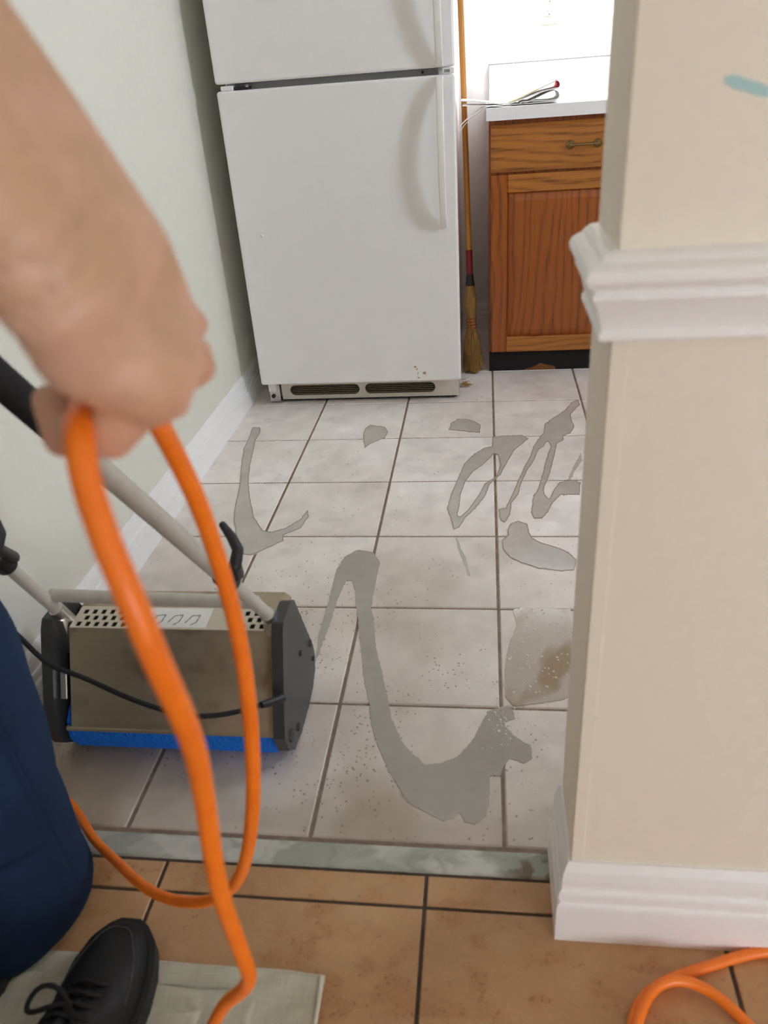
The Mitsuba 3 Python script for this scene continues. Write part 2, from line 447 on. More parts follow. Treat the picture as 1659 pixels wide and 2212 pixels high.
for c, d in ((-.4085, -.358), (-.8165, -.4085), (-1.2245, -.8165)):
    for a, b in zip(ox[:-1], ox[1:]):
        lo, hi = c + .0026, d - (.0026 if d < -.36 else .0)
        obj('terracotta_tile', slab_tile(a + (.0028 if a > LX else 0), b - .0028, lo, hi, -.009, float(rng.uniform(-.0003, .0003)), .0014), 'terracotta', 'floor')
obj('terracotta_field', bx(LX, HX, RY, -1.2245, -.009, -.0002), 'terracotta', 'floor')

# out of the picture: the kitchen window, and a window and lamp added for the front room
def window(name, label, o, ex, w, z0, z1, inward, light):
    ex, inward = np.array(ex, float), np.array(inward, float)
    t = struct(numbered(name), label, 'window')
    mid = np.array(o, float)

    def bar(a0, a1, h0, h1, d0, d1):
        return place(bx(a0, a1, h0, h1, d0, d1, .003), ex, (0, 0, 1), inward, mid)
    obj('frame', cat(bar(-w / 2 - .05, -w / 2 + .03, z0 - .05, z1 + .05, -.09, .015), bar(w / 2 - .03, w / 2 + .05, z0 - .05, z1 + .05, -.09, .015), bar(-w / 2, w / 2, z1 - .03, z1 + .05, -.09, .015),
                     bar(-w / 2 - .07, w / 2 + .07, z0 - .05, z0 + .02, -.09, .04), bar(-w / 2, w / 2, (z0 + z1) / 2 - .02, (z0 + z1) / 2 + .02, -.08, -.03)), 'white_trim', t)
    pane = trimesh.Trimesh([(-w / 2, z0, 0), (w / 2, z0, 0), (w / 2, z1, 0), (-w / 2, z1, 0)], [(0, 1, 2), (0, 2, 3)], process=False)
    pane = place(pane, ex, (0, 0, 1), inward, mid - .075 * inward)
    if np.dot(pane.face_normals[0], inward) < 0:
        pane.invert()
    obj('pane', pane, 'lamp_white', t, emitter={'type': 'area', 'radiance': rgb(light)})
    return t


window('window_1', 'bright window in the right wall of the kitchen', (RX, .62, 0), (0, 1, 0), .4, 1.05, 2.05, (-1, 0, 0), KITCHEN_WINDOW)
window('window_2', 'unseen tall window added in the rear wall to light the front room', (1.9, RY, 0), (1, 0, 0), 1.2, .12, 1.50, (0, 1, 0), ADDED_HALL_WINDOW)  # added unseen source, placed to brighten the partition but miss the kitchen


def added_dome_lamp(name, x, y, r, light, label):
    t = thing(name, label, 'added ceiling lamp')
    obj('base', lathe([(0, 0), (r * 1.08, 0), (r * 1.08, .02), (0, .02)], (x, y, CZ - .02), n=32), 'lamp_white', t)
    obj('dome', lathe([(r * math.sin(a), -.09 * math.cos(a)) for a in np.linspace(0, math.pi / 2, 10)], (x, y, CZ - .02), n=32), 'lamp_white', t, smooth=True, emitter={'type': 'area', 'radiance': rgb(light)})


added_dome_lamp('added_dome_lamp', 1.35, -1.7, .20, ADDED_HALL_LAMP, 'unseen round white dome lamp added on the ceiling to brighten the front room')  # added unseen lamp, extra light for the front room

# ------------------------------------------------------------------ refrigerator
fr = thing('refrigerator', 'white top-freezer refrigerator standing against the left end of the back wall', 'refrigerator')
FX0, FX1, FD = -.833, -.112, 1.50
obj('cabinet', bx(FX0 + .010, FX1 - .012, FD + .072, 2.30, .075, 1.70, .006), 'enamel', fr)
obj('gasket', cat(bx(FX0 + .014, FX1 - .014, FD + .052, FD + .074, .10, 1.028), bx(FX0 + .014, FX1 - .014, FD + .052, FD + .074, 1.058, 1.69)), 'gasket_gray', fr)
obj('mullion', bx(FX0 + .05, FX1 - .05, FD + .045, FD + .075, 1.026, 1.060, .001), 'gasket_gray', fr, label='gray strip in the gap between the two doors')
door = obj('door', rbx(FX0, FX1, FD, FD + .055, .096, 1.034, .008, 20), 'enamel', fr, smooth=35, label='tall lower door of the refrigerator')
frz = obj('door', rbx(FX0, FX1, FD, FD + .055, 1.0525, 1.70, .008, 20), 'enamel', fr, smooth=35, label='freezer door above the gap')


def bow_handle(z0, z1, parent, sgn):
    """A strap that bows out of the door between its two feet."""
    n, out = 40, []
    th = np.linspace(0, 1, n)
    z = z0 + (z1 - z0) * th
    off = .050 * (np.clip(np.sin(np.pi * th), 0, 1) ** .55)
    w0, tk = .0105, .012
    v, f = [], []
    x = -.1555
    sec = [(-1, 0), (-1, -.75), (-.72, -1), (.72, -1), (1, -.75), (1, 0), (1, .6), (-1, .6)]
    for i in range(n):
        for a, b in sec:
            y = FD - off[i] + b * tk - .002 if b < 0 else min(FD + .004, FD - off[i] + b * tk)
            v.append((x + a * w0, y, z[i]))
    k = len(sec)
    for i in range(n - 1):
        for j in range(k):
            q = (j + 1) % k
            f += [(i * k + j, i * k + q, (i + 1) * k + q), (i * k + j, (i + 1) * k + q, (i + 1) * k + j)]
    for e, s in ((0, 1), ((n - 1) * k, -1)):
        for j in range(1, k - 1):
            f.append((e, e + j, e + j + 1)[::s])
    m = trimesh.Trimesh(v, f, process=False)
    m.fix_normals()
    obj('handle', m, 'handle_plastic', parent, smooth=40)


bow_handle(.612, 1.030, door, 1)
bow_handle(1.056, 1.62, frz, -1)
obj('screw_cap', lathe([(0, 0), (.0055, 0), (.0055, .002), (.003, .0042), (0, .0045)], (-.752, FD, .612), (0, -1, 0), 16), 'enamel', door, smooth=40)
# hinge and catch in the gap between the doors
hg = obj('hinge', cat(bx(FX0 + .014, FX0 + .052, FD + .006, FD + .05, 1.0345, 1.0475, .002)), 'enamel', fr, label='white hinge block at the left end of the door gap')
obj('plate', bx(FX0 + .052, FX0 + .10, FD + .016, FD + .05, 1.0355, 1.043, .001), 'black', hg)
obj('screw', lathe([(0, 0), (.006, 0), (.006, .003), (.0035, .004), (0, .004)], (FX0 + .094, FD + .018, 1.0435), (0, -.5, .9), 14), 'steel', hg)
obj('plug', lathe([(0, 0), (.004, 0), (.004, .003), (0, .003)], (-.208, FD + .045, 1.0435), (0, -1, 0), 14), 'black', fr)
lt = obj('catch', bx(FX1 - .036, FX1 - .001, FD + .004, FD + .03, 1.0355, 1.0505, .002), 'enamel', fr, label='small white catch at the right end of the door gap')
obj('slot', bx(FX1 - .030, FX1 - .014, FD + .0025, FD + .006, 1.039, 1.0465), 'gasket_gray', lt)
# toe grille with two louvred openings
GY = FD + .075
gx0, gx1, gz0, gz1 = -.780, -.122, .012, .076


def stadium(a, b, lo, hi):
    r = (hi - lo) / 2
    return LineString([(a + r, lo + r), (b - r, lo + r)]).buffer(r, 12)


op = [stadium(-.748, -.487, .026, .066), stadium(-.466, -.208, .026, .066)]
pl = sbox(gx0, gz0, gx1, gz1).difference(unary_union(op))
gr = obj('toe_grille', place(prism(pl, .012), (1, 0, 0), (0, 0, 1), (0, 1, 0), (0, GY, 0)), 'grille_plastic', fr, label='beige plastic grille under the lower door')
obj('back_plate', bx(gx0, gx1, GY + .022, GY + .026, gz0, gz1), 'vent_dark', gr)
for o in op:
    a, _, b, _ = o.bounds
    for z in np.linspace(.0315, .0605, 5):
        s = LineString([(a - .01, z), (b + .01, z)]).intersection(o)
        p0, p1 = s.bounds[0], s.bounds[2]
        lv = bx(p0 - .001, p1 + .001, GY + .004, GY + .014, z - .0010, z + .0010)
        obj('louver', lv, 'louver', gr)
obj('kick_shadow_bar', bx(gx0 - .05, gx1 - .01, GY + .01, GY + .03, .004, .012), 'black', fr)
hb = obj('foot_bracket', cat(bx(FX0 + .006, FX0 + .046, GY - .004, GY + .012, .012, .070, .001), bx(FX0 + .006, FX0 + .048, GY - .012, GY + .012, .010, .013)), 'steel', fr, label='bare metal hinge bracket at the lower left corner')
obj('block', rbx(FX0 + .010, FX0 + .040, GY - .026, GY - .003, .052, .096, .003), 'enamel', hb)
obj('bolt', lathe([(0, 0), (.0075, 0), (.0075, .005), (0, .006)], (FX0 + .020, GY - .004, .028), (0, -1, 0), 14), 'black', hb)
obj('bolt', lathe([(0, 0), (.004, 0), (.004, .003), (0, .004)], (FX0 + .038, GY - .004, .026), (0, -1, 0), 12), 'steel', hb)


def blob(cx, cz, rx, rz, seed, n=14):
    r = np.random.default_rng(seed)
    a = np.linspace(0, 2 * np.pi, n, endpoint=False)
    k = 1 + r.uniform(-.4, .35, n)
    return Polygon(np.c_[cx + rx * k * np.cos(a), cz + rz * k * np.sin(a)])


for i, (x, z, rx, rz, m) in enumerate(((-.269, .150, .005, .0025, 'rust'), (-.265, .142, .0022, .0025, 'rust'), (-.262, .126, .002, .0022, 'rust'), (-.240, .127, .006, .0055, 'rust_light'), (-.2365, .1265, .0022, .005, 'rust'),
                                      (-.260, .110, .004, .0022, 'rust_light'), (-.2625, .1135, .0013, .0016, 'rust'), (-.222, .168, .0012, .001, 'rust'))):
    obj('rust_chip', place(prism(blob(x, z, rx, rz, i), .0005), (1, 0, 0), (0, 0, 1), (0, 1, 0), (0, FD - .0005, 0)), m, door)

# ------------------------------------------------------------------ base cabinet, counter, wall cabinet with its lamp
cb = thing('base_cabinet', 'oak base cabinet with one drawer above one panelled door, under the white counter', 'cabinet')
CY, CX0, CX1 = 1.835, -.012, .625
obj('carcass', cat(bx(CX0, CX0 + .016, CY + .036, 2.395, .0, .885), bx(CX1 - .016, CX1, CY + .036, 2.395, .0, .885), bx(CX0, CX1, 2.38, 2.395, .0, .885), bx(CX0 + .016, CX1 - .016, CY + .03, 2.38, .08, .096)), 'oak_upright', cb)
obj('face_frame', cat(bx(CX0, CX0 + .04, CY + .019, CY + .038, .08, .885), bx(CX1 - .04, CX1, CY + .019, CY + .038, .08, .885), bx(CX0, CX1, CY + .0195, CY + .038, .855, .885), bx(CX0, CX1, CY + .0195, CY + .038, .68, .74), bx(CX0, CX1, CY + .0195, CY + .038, .08, .12)), 'oak_upright', cb)


def bevel_front(x0, x1, z0, z1, y, t=.019, b=.012, d=.006):
    v = [(x, yy, z) for k, yy in ((0, y + t), (0, y + d), (b, y)) for x, z in ((x0 + k, z0 + k), (x1 - k, z0 + k), (x1 - k, z1 - k), (x0 + k, z1 - k))]
    return to_tm(m3.Manifold.hull_points(np.array(v, float)))


dw = obj('drawer', bevel_front(CX0 + .006, CX1 - .006, .722, .870, CY), 'oak_level', cb)
# drawer pull: two round rosettes and a slim bar
HXC, HZ = .304, .797
ros = [(0, 0), (.014, 0), (.0145, .003), (.011, .006), (.0095, .008), (.006, .010), (.0055, .018), (.007, .021), (.006, .025), (0, .026)]
pull = cat(lathe(ros, (HXC - .045, CY, HZ), (0, -1, 0), 20), lathe(ros, (HXC + .045, CY, HZ), (0, -1, 0), 20),
           tube([(HXC + k * .05, CY - .021 - .004 * math.cos(k * 1.5), HZ) for k in np.linspace(-1, 1, 15)], [.0042 + .0022 * abs(k) ** 3 for k in np.linspace(-1, 1, 15)], 10))
obj('handle', pull, 'brass', dw, smooth=40, label='dark brass bar pull with round ends')
DX0, DX1, DZ0, DZ1, SW = CX0 + .006, CX1 - .006, .082, .713, .058
dr_ = 'base_cabinet__door'
obj('stile', bx(DX0, DX0 + SW, CY, CY + .019, DZ0, DZ1, .003), 'oak_upright', dr_)
obj('stile', bx(DX1 - SW, DX1, CY, CY + .019, DZ0, DZ1, .003), 'oak_upright', dr_)
for a, b in ((DZ0, DZ0 + SW), (DZ1 - SW, DZ1)):
    obj('rail', bx(DX0 + SW, DX1 - SW, CY, CY + .019, a, b, .0025), 'oak_level', dr_)
# raised panel: a sloped border up to a flat field
pz0, pz1, px0, px1 = DZ0 + SW, DZ1 - SW, DX0 + SW, DX1 - SW
v = [(x, y, z) for k, y in ((-.002, CY + .018), (-.002, CY + .0135), (.026, CY + .0055), (.027, CY + .0035)) for x, z in ((px0 + k, pz0 + k), (px1 - k, pz0 + k), (px1 - k, pz1 - k), (px0 + k, pz1 - k))]
obj('panel', to_tm(m3.Manifold.hull_points(np.array(v))), 'oak_upright', dr_)
tk = obj('toe_kick', bx(CX0, CX1, CY + .022, CY + .036, 0, .082), 'soft_black', cb, label='black toe kick board with a chipped edge')
ch = Polygon([(.10, .001), (.112, .006), (.13, .009), (.146, .016), (.158, .024), (.166, .027), (.174, .024), (.186, .021), (.20, .018), (.213, .015), (.224, .008), (.222, .002), (.20, .001)])
obj('chipped_patch', place(prism(ch, .0012), (1, 0, 0), (0, 0, 1), (0, 1, 0), (.02, CY + .0212, 0)), 'chipboard', tk)

ct = thing('countertop', 'white laminate countertop with an upstand along the back wall', 'countertop')
obj('slab', bx(-.021, .64, 1.812, BY, .890, .924, .0015), 'laminate_white', ct)
obj('front_edge', bx(-.0215, .6405, 1.808, 1.8125, .885, .9235, .001), 'laminate_edge', ct, label='pale gray front edge strip')
obj('upstand', bx(-.010, .64, BY - .020, BY, .924, 1.048, .002), 'laminate_white', ct)
obj('upstand_cap', bx(-.010, .64, BY - .0215, BY, 1.0465, 1.0490), 'gasket_gray', ct)

wc = thing('wall_cabinet', 'oak wall cabinet above the counter', 'cabinet')
obj('box', cat(bx(-.01, .63, 2.10, BY, 1.38, 2.12, .002)), 'oak_upright', wc)
obj('door', bevel_front(-.005, .31, 1.385, 2.115, 2.08), 'oak_upright', wc)
obj('door', bevel_front(.315, .625, 1.385, 2.115, 2.08), 'oak_upright', wc)
ul = thing('counter_lamp', 'slim lamp fixed under the wall cabinet', 'lamp')
obj('housing', bx(-.005, .60, 2.20, 2.30, 1.355, 1.38, .003), 'lamp_white', ul)
df = trimesh.Trimesh([(.0, 2.205, 1.353), (.59, 2.205, 1.353), (.59, 2.295, 1.353), (.0, 2.295, 1.353)], [(0, 2, 1), (0, 3, 2)], process=False)
obj('diffuser', df, 'lamp_white', ul, emitter={'type': 'area', 'radiance': rgb(COUNTER_LAMP)})

# outlet
ot = thing('wall_outlet', 'ivory double wall outlet above the counter', 'outlet')
OX, OZ = .216, 1.224
obj('plate', rbx(OX - .037, OX + .037, BY - .007, BY + .003, OZ - .060, OZ + .060, .003), 'ivory', ot, smooth=40)
for dz in (.0205, -.0205):
    rc = obj('receptacle', place(prism(LineString([(-.006, 0), (.006, 0)]).buffer(.0145).intersection(sbox(-.03, -.0125, .03, .0125)), .003), (1, 0, 0), (0, 0, 1), (0, 1, 0), (OX, BY - .0095, OZ + dz)), 'ivory', ot)
    obj('slots', cat(bx(OX - .0075, OX - .0050, BY - .0099, BY - .009, OZ + dz - .001, OZ + dz + .0075), bx(OX + .0050, OX + .0072, BY - .0099, BY - .009, OZ + dz + .0005, OZ + dz + .0070),
                     lathe([(0, 0), (.0032, 0), (.0032, .0009), (0, .0009)], (OX, BY - .009, OZ + dz - .0068), (0, -1, 0), 14)), 'outlet_slot', rc)
obj('screw', lathe([(0, 0), (.003, 0), (.0025, .0012), (0, .0014)], (OX, BY - .007, OZ), (0, -1, 0), 12), 'ivory', ot)

# folded papers on the counter
def sheet(path, y0, y1, th=.0012, skew=0.0, n=40):
    """A sheet bent along x: path of (x, z), running from y0 to y1; its far side is shifted by skew."""
    c = spline([(x, 0, z) for x, z in path], n)
    v, f = [], []
    for s, dy in ((-1, 0), (1, 0)):
        for y, k in ((y0, 0), (y1, 1)):
            for i in range(n):
                t = c[min(i + 1, n - 1)] - c[max(i - 1, 0)]
                nn = np.array([-t[2], 0, t[0]]) / (np.linalg.norm(t) + 1e-9)
                q = c[i] + nn * s * th / 2
                v.append((q[0] + skew * k, y + .01 * math.sin(3 * i / n), q[2]))
    A, B, Cc, D = 0, n, 2 * n, 3 * n
    for i in range(n - 1):
        for a, b in ((A, B), (D, Cc), (Cc, A), (B, D)):
            f += [(a + i, a + i + 1, b + i + 1), (a + i, b + i + 1, b + i)]
    f += [(A, B, D), (A, D, Cc), (A + n - 1, Cc + n - 1, D + n - 1), (A + n - 1, D + n - 1, B + n - 1)]
    m = trimesh.Trimesh(v, f, process=False)
    m.fix_normals()
    return m


Z0 = .9268
np_ = thing('newspaper', 'loosely folded newspaper lying on the counter and hanging over its left end', 'newspaper')
obj('top_sheet', sheet([(-.105, .950), (-.05, .944), (0, .936), (.045, .9325), (.10, .948), (.15, .967), (.212, .990)], 1.85, 1.978, .0030), 'paper', np_)
obj('inner_sheet', sheet([(.035, .929), (.07, .935), (.12, .948), (.16, .959), (.205, .966), (.213, .967)], 1.845, 2.03, .0035), 'paper', np_)
obj('fold', sheet([(.205, .989), (.2155, .984), (.2185, .975), (.213, .968)], 1.85, 2.04, .0015), 'paper_red', np_, label='red printed fold at the right end')
obj('fold', sheet([(.10, .934), (.14, .940), (.205, .9605), (.2165, .953), (.219, .943), (.212, .935), (.15, .9325), (.09, .931)], 1.845, 2.02, .0015), 'paper', np_)
obj('lower_sheet', sheet([(-.10, .935), (-.05, .932), (-.01, .9295), (.06, Z0 + .0015), (.14, Z0 + .0015), (.216, Z0 + .003)], 1.835, 1.975, .0015), 'paper', np_)
obj('hanging_page', sheet([(-.118, .862), (-.085, .893), (-.05, .915), (-.024, .9275), (.02, .9262), (.06, .9262)], 1.83, 1.93, .001), 'paper', np_, label='page end drooping over the counter end')
obj('hanging_page', sheet([(-.108, .857), (-.075, .892), (-.045, .910), (-.022, .9262), (.03, .9252), (.05, .9252)], 1.815, 1.87, .001), 'paper', np_)
obj('yellow_band', sheet([(.055, .9355), (.08, .9425), (.10, .9495), (.125, .9592), (.15, .9685)], 1.848, 1.875, .0012), 'paper_yellow', np_, label='yellow printed band')

# ------------------------------------------------------------------ broom, straw scraps
br = thing('broom', 'straw broom with a yellow handle leaning in the gap between refrigerator and cabinet', 'broom')
Bb, Bt = np.array([-.076, 1.868, .0]), np.array([-.1065, 2.06, 1.29])
ax = (Bt - Bb) / np.linalg.norm(Bt - Bb)


def bp(s):
    return Bb + ax * s


obj('stick', tube([bp(s) for s in np.linspace(.34, 1.31, 20)], [.0105] * 20, 16), 'broom_wood', br, smooth=40)
obj('sleeve', tube([bp(s) for s in np.linspace(.365, .455, 6)], [.0122] * 6, 16), 'broom_red', br, smooth=40, label='dark red sleeve low on the stick')
obj('collar', tube([bp(s) for s in (.325, .335, .35, .367)], [.0175, .0165, .0145, .0125], 16), 'black', br, smooth=40)
obj('cap', tube([bp(s) for s in (1.31, 1.315, 1.32)], [.0105, .009, .004], 12), 'broom_red', br, smooth=40)
# head: an oval sheaf of straws, pinched where it is sewn
prof = [(.002, .035, .047), (.03, .0365, .049), (.09, .031, .040), (.135, .0235, .030), (.165, .0170, .024), (.20, .0175, .025), (.245, .0235, .032), (.285, .0215, .027), (.30, .018, .02), (.328, .0165, .0165)]
e1 = np.cross(ax, [0, 1, 0]); e1 /= np.linalg.norm(e1)
e2 = np.cross(ax, e1)
pz = np.array([p[0] for p in prof])


def head_r(s):
    return np.interp(s, pz, [p[1] for p in prof]), np.interp(s, pz, [p[2] for p in prof])


v, f, NS = [], [], 96
ss = np.linspace(.004, .328, 40)
for i, s in enumerate(ss):
    ra, rb_ = head_r(s)
    for j in range(NS):
        a = 2 * np.pi * j / NS
        k = 1 + .05 * math.sin(j * 37.1 + .5 * i) * (j % 2) - .03 * ((j * 7) % 3 == 0)
        v.append(bp(s + (.006 * math.sin(j * 12.3) if i == 0 else 0)) + e1 * ra * k * math.cos(a) + e2 * rb_ * k * math.sin(a))
for i in range(len(ss) - 1):
    for j in range(NS):
        q = (j + 1) % NS
        f += [(i * NS + j, i * NS + q, (i + 1) * NS + q), (i * NS + j, (i + 1) * NS + q, (i + 1) * NS + j)]
n0 = len(v)
v.append(bp(.008)); v.append(bp(.328))
for j in range(NS):
    q = (j + 1) % NS
    f += [(n0, q, j), (n0 + 1, (len(ss) - 1) * NS + j, (len(ss) - 1) * NS + q)]
hd = trimesh.Trimesh(v, f, process=False)
hd.fix_normals()
strands = []
for k in range(150):
    a = rng.uniform(0, 2 * np.pi)
    s0, s1 = rng.uniform(.10, .17), rng.uniform(.0, .02)
    pts = []
    for s in np.linspace(s0, s1, 5):
        ra, rb_ = head_r(max(s, .002))
        sp = 1.02 + rng.uniform(0, .05)
        pts.append(bp(s + .004) + e1 * ra * sp * math.cos(a) + e2 * rb_ * sp * math.sin(a))
    strands.append(tube(pts, .0008, 4))
obj('sheaf', hd, 'straw', br)
say(obj('straws', cat(*strands), 'straw', br), kind='stuff')
for s in (.168, .180, .192, .204):
    ra, rb_ = head_r(s)
    obj('stitching', tube([bp(s) + e1 * (ra + .0012) * math.cos(a) + e2 * (rb_ + .0012) * math.sin(a) for a in np.linspace(0, 2 * np.pi, 40)], .0019, 6, cap=False), 'stitch', br)
obj('binding', tube([bp(s) for s in (.298, .306, .314, .322)], [.0195, .0185, .0192, .0175], 18), 'straw', br)

ds = thing('straw_scrap', 'small tuft of torn tan straw lying beside the refrigerator\'s lower right corner', 'debris')
sc_ = []
for k in range(26):
    a, l = rng.uniform(-.5, .7), rng.uniform(.012, .032)
    o = np.array([-.118 + rng.uniform(-.006, .02), 1.690 + rng.uniform(-.016, .016), .003 + rng.uniform(0, .026)])
    d = np.array([math.cos(a), math.sin(a), rng.uniform(-.15, .25)])
    q = o + d * l + (0, 0, max(0, .004 - (o + d * l)[2]))
    sc_.append(tube([o, (o + q) / 2 + rng.uniform(-.003, .003, 3), q], .0016, 5))
for i, mm in enumerate(sc_):
    obj('strand', mm, 'debris_straw' if i % 3 else 'paper', ds)

# ------------------------------------------------------------------ floor scrubbing machine
ms = thing('floor_scrubber', 'floor scrubbing machine with blue roller brush and steel cover on the white tiles', 'cleaning machine')
MX0, MX1 = -.800, -.365
side = Polygon([(-.086, .262), (-.026, .262), (-.006, .250), (.072, .082), (.074, .055), (.062, .030), (.030, .012), (-.02, .006), (-.08, .006), (-.135, .016), (-.166, .045), (-.178, .085), (-.160, .125), (-.100, .245)]).buffer(-.006).buffer(.006, 8)
for k, (x, lab) in enumerate(((MX1 - .020, 'dark gray right side plate'), (MX0, 'dark gray left side plate'))):
    s = place(prism(side, .020), (0, 1, 0), (0, 0, 1), (1, 0, 0), (x, 0, 0))
    sp_ = obj('side_plate', s, 'machine_plastic', ms, label=lab)
    xo = MX1 if k == 0 else MX0
    sg = 1 if k == 0 else -1
    for (y, z, r) in ((.050, .105, .007), (.056, .062, .005), (-.145, .060, .012), (-.100, .036, .008), (-.02, .14, .006)):
        obj('bolt', lathe([(0, 0), (r, 0), (r * .9, .003), (0, .0035)], (xo, y, z), (sg, 0, 0), 14), 'black', sp_)
ca, cb_ = np.array([-.078, .236]), np.array([-.160, .078])
cv = prism(Polygon([tuple(ca), tuple(cb_), (-.154, .070), (-.148, .078), (-.072, .230)]), MX1 - MX0 - .062)
obj('cover', place(cv, (0, 1, 0), (0, 0, 1), (1, 0, 0), (MX0 + .040, 0, 0)), 'cover_steel', ms, label='brownish stained steel front cover')
obj('lip', tube([(x, -.158, .074) for x in np.linspace(MX0 + .03, MX1 - .022, 6)], .005, 10), 'cover_steel', ms)
# perforated strip above the cover: staggered square holes cut through it
sa, sb = ca, np.array([-.020, .240])
L, Wd = MX1 - MX0 - .062, float(np.linalg.norm(sb - sa))
holes = []
for r_ in range(3):
    for c in range(24):
        cx, cy = .014 + c * .0168 + (r_ % 2) * .0084, .010 + r_ * .0165
        if cx < L - .01 and not (.115 < cx < .31):
            holes.append(sbox(cx - .0042, cy - .0058, cx + .0042, cy + .0058))
strip = sbox(0, 0, L, Wd).difference(unary_union(holes))
d = np.array([0, *(sb - sa)]) / Wd
nrm = np.cross([1, 0, 0], d)
o = np.array([MX0 + .040, sa[0], sa[1]])
ps = obj('perforated_strip', place(prism(strip, .0016), (1, 0, 0), d, nrm, o), 'perforated', ms, label='steel vent strip with staggered holes')
obj('dark_inside', place(bx(0, L, 0, Wd, -.006, -.003), (1, 0, 0), d, nrm, o), 'hole_dark', ps)
stk = obj('sticker', place(bx(.135, .250, .004, Wd - .004, .0016, .0022), (1, 0, 0), d, nrm, o), 'sticker', ps, label='white sticker with outline drawings')
for cx in (.156, .188, .220):
    el = LineString([(cx - .010, .016), (cx - .002, .034), (cx + .012, .036), (cx + .010, .018), (cx + .002, .010)]).buffer(.0007)
    obj('outline', place(prism(el, .0004), (1, 0, 0), d, nrm, o + nrm * .0022), 'ink', stk)
obj('top_cover', bx(MX0 + .020, MX1 - .020, -.016, .052, .105, .232, .010), 'cover_steel', ms)
# the two brush rollers
for k, y in enumerate((-.105, .010)):
    n, m = 140, 46
    xs = np.linspace(MX0 + .026, MX1 - .024, n)
    v, f = [], []
    for i, x in enumerate(xs):
        for j in range(m):
            a = 2 * np.pi * j / m
            r = .0535 + .0018 * rng.uniform(0, 1)
            r *= 1 if 2 < i < n - 3 else .93
            v.append((x, y + r * math.cos(a), .0545 + r * math.sin(a) - .0003))
    for i in range(n - 1):
        for j in range(m):
            q = (j + 1) % m
            f += [(i * m + j, i * m + q, (i + 1) * m + q), (i * m + j, (i + 1) * m + q, (i + 1) * m + j)]
    v += [(xs[0], y, .054), (xs[-1], y, .054)]
    for j in range(m):
        q = (j + 1) % m
        f += [(len(v) - 2, q, j), (len(v) - 1, (n - 1) * m + j, (n - 1) * m + q)]
    rb = trimesh.Trimesh(v, f, process=False)
    rb.fix_normals()
    obj('brush_roller', rb, 'bristle_blue', ms, label='blue front brush roller' if k == 0 else 'rear brush roller')
# handle: two lower tubes, a cross bar, clamps with levers, two upper tubes with black grips
HD = np.array([-.105, -.350, .555]); HDn = HD / np.linalg.norm(HD)
hr, hl = np.array([-.392, -.070, .262]), np.array([-.776, -.066, .262])
HDl = np.array([-.125, -.40, .91]); HDl /= np.linalg.norm(HDl)
hs = ms
for b_, HDn in ((hr, HDn), (hl, HDl)):
    obj('lower_tube', tube([b_ - .02 * HDn, b_ + .20 * HDn], .0110, 20), 'aluminium', ms, smooth=40)
cbar = .045
obj('cross_bar', tube([hl + HDl * cbar + (.004, .012, 0), hr + HD / np.linalg.norm(HD) * cbar + (-.004, .012, 0)], .0115, 20), 'aluminium', hs, smooth=40)
for b_, HDn in ((hr, HD / np.linalg.norm(HD)), (hl, HDl)):
    up = obj('upper_tube', tube([b_ + HDn * s for s in (.165, .58)], .0138, 24), 'aluminium', ms, smooth=40)
    obj('grip', tube([b_ + HDn * s for s in (.555, .56, .57, .86)], [.0145, .0165, .0175, .0175], 24), 'soft_black', up, smooth=40, label='black foam grip')
    cl = obj('clamp', cat(tube([b_ + HDn * s for s in (.148, .152, .180, .184)], [.0150, .0175, .0175, .0150], 20)), 'black', ms, smooth=40)
    sx_ = np.array([1.0, 0, 0])
    back = np.cross(HDn, sx_); back /= np.linalg.norm(back)
    if back[1] < 0:
        back = -back
    c0 = hr + HD / np.linalg.norm(HD) * .166
    off = b_ + HDn * .166 - c0
    q = [c0 + (.016, .006, .004), at(508, 1222, 1.108), at(514, 1188, 1.112), at(500, 1160, 1.118), at(481, 1134, 1.125)]
    rr = [.0105, .0095, .0085, .0075, .0055]
    lv = [m3.Manifold.batch_hull([m3.Manifold.sphere(r, 16).translate(tuple(a + off)), m3.Manifold.sphere(w_, 16).translate(tuple(b + off))]) for a, b, r, w_ in zip(q[:-1], q[1:], rr[:-1], rr[1:])]
    obj('lever', to_tm(m3.Manifold.batch_boolean(lv, m3.OpType.Add)), 'black', cl, smooth=40, label='bent black locking lever')
    obj('bracket', cat(tube([b_ - HDn * .035, b_ + HDn * .012], .0135, 18), bx(b_[0] - .012, b_[0] + .012, b_[1] - .012, b_[1] + .012, .175, .255, .004)), 'steel', ms, smooth=40, label='bright steel foot of the handle tube')
# motor lead: droops from behind the handle across the cover to the right plate
lead = spline([at(-60, 1335, 1.24), at(30, 1365, 1.265), at(100, 1430, 1.285), at(170, 1460, 1.275), at(260, 1500, 1.255), at(350, 1533, 1.235), at(420, 1547, 1.235), at(500, 1540, 1.245), at(560, 1524, 1.262), at(605, 1510, 1.285)], 90)
ld = obj('power_lead', tube(lead, .0042, 12), 'soft_black', ms, smooth=40, label='thin black lead drooping across the cover')
obj('strain_relief', tube([at(565, 1523, 1.258), at(588, 1516, 1.272), at(612, 1506, 1.288)], [.0058, .0068, .0075], 12), 'black', ld, smooth=40)
obj('catch_plate', place(bx(-.006, .006, -.026, .026, 0, .003, .001), (1, 0, 0), (0, cb_[0] - ca[0], cb_[1] - ca[1]) / np.linalg.norm(cb_ - ca), np.cross([1, 0, 0], (0, cb_[0] - ca[0], cb_[1] - ca[1]) / np.linalg.norm(cb_ - ca)), (MX0 + .030, -.130, .150)), 'steel', ms)

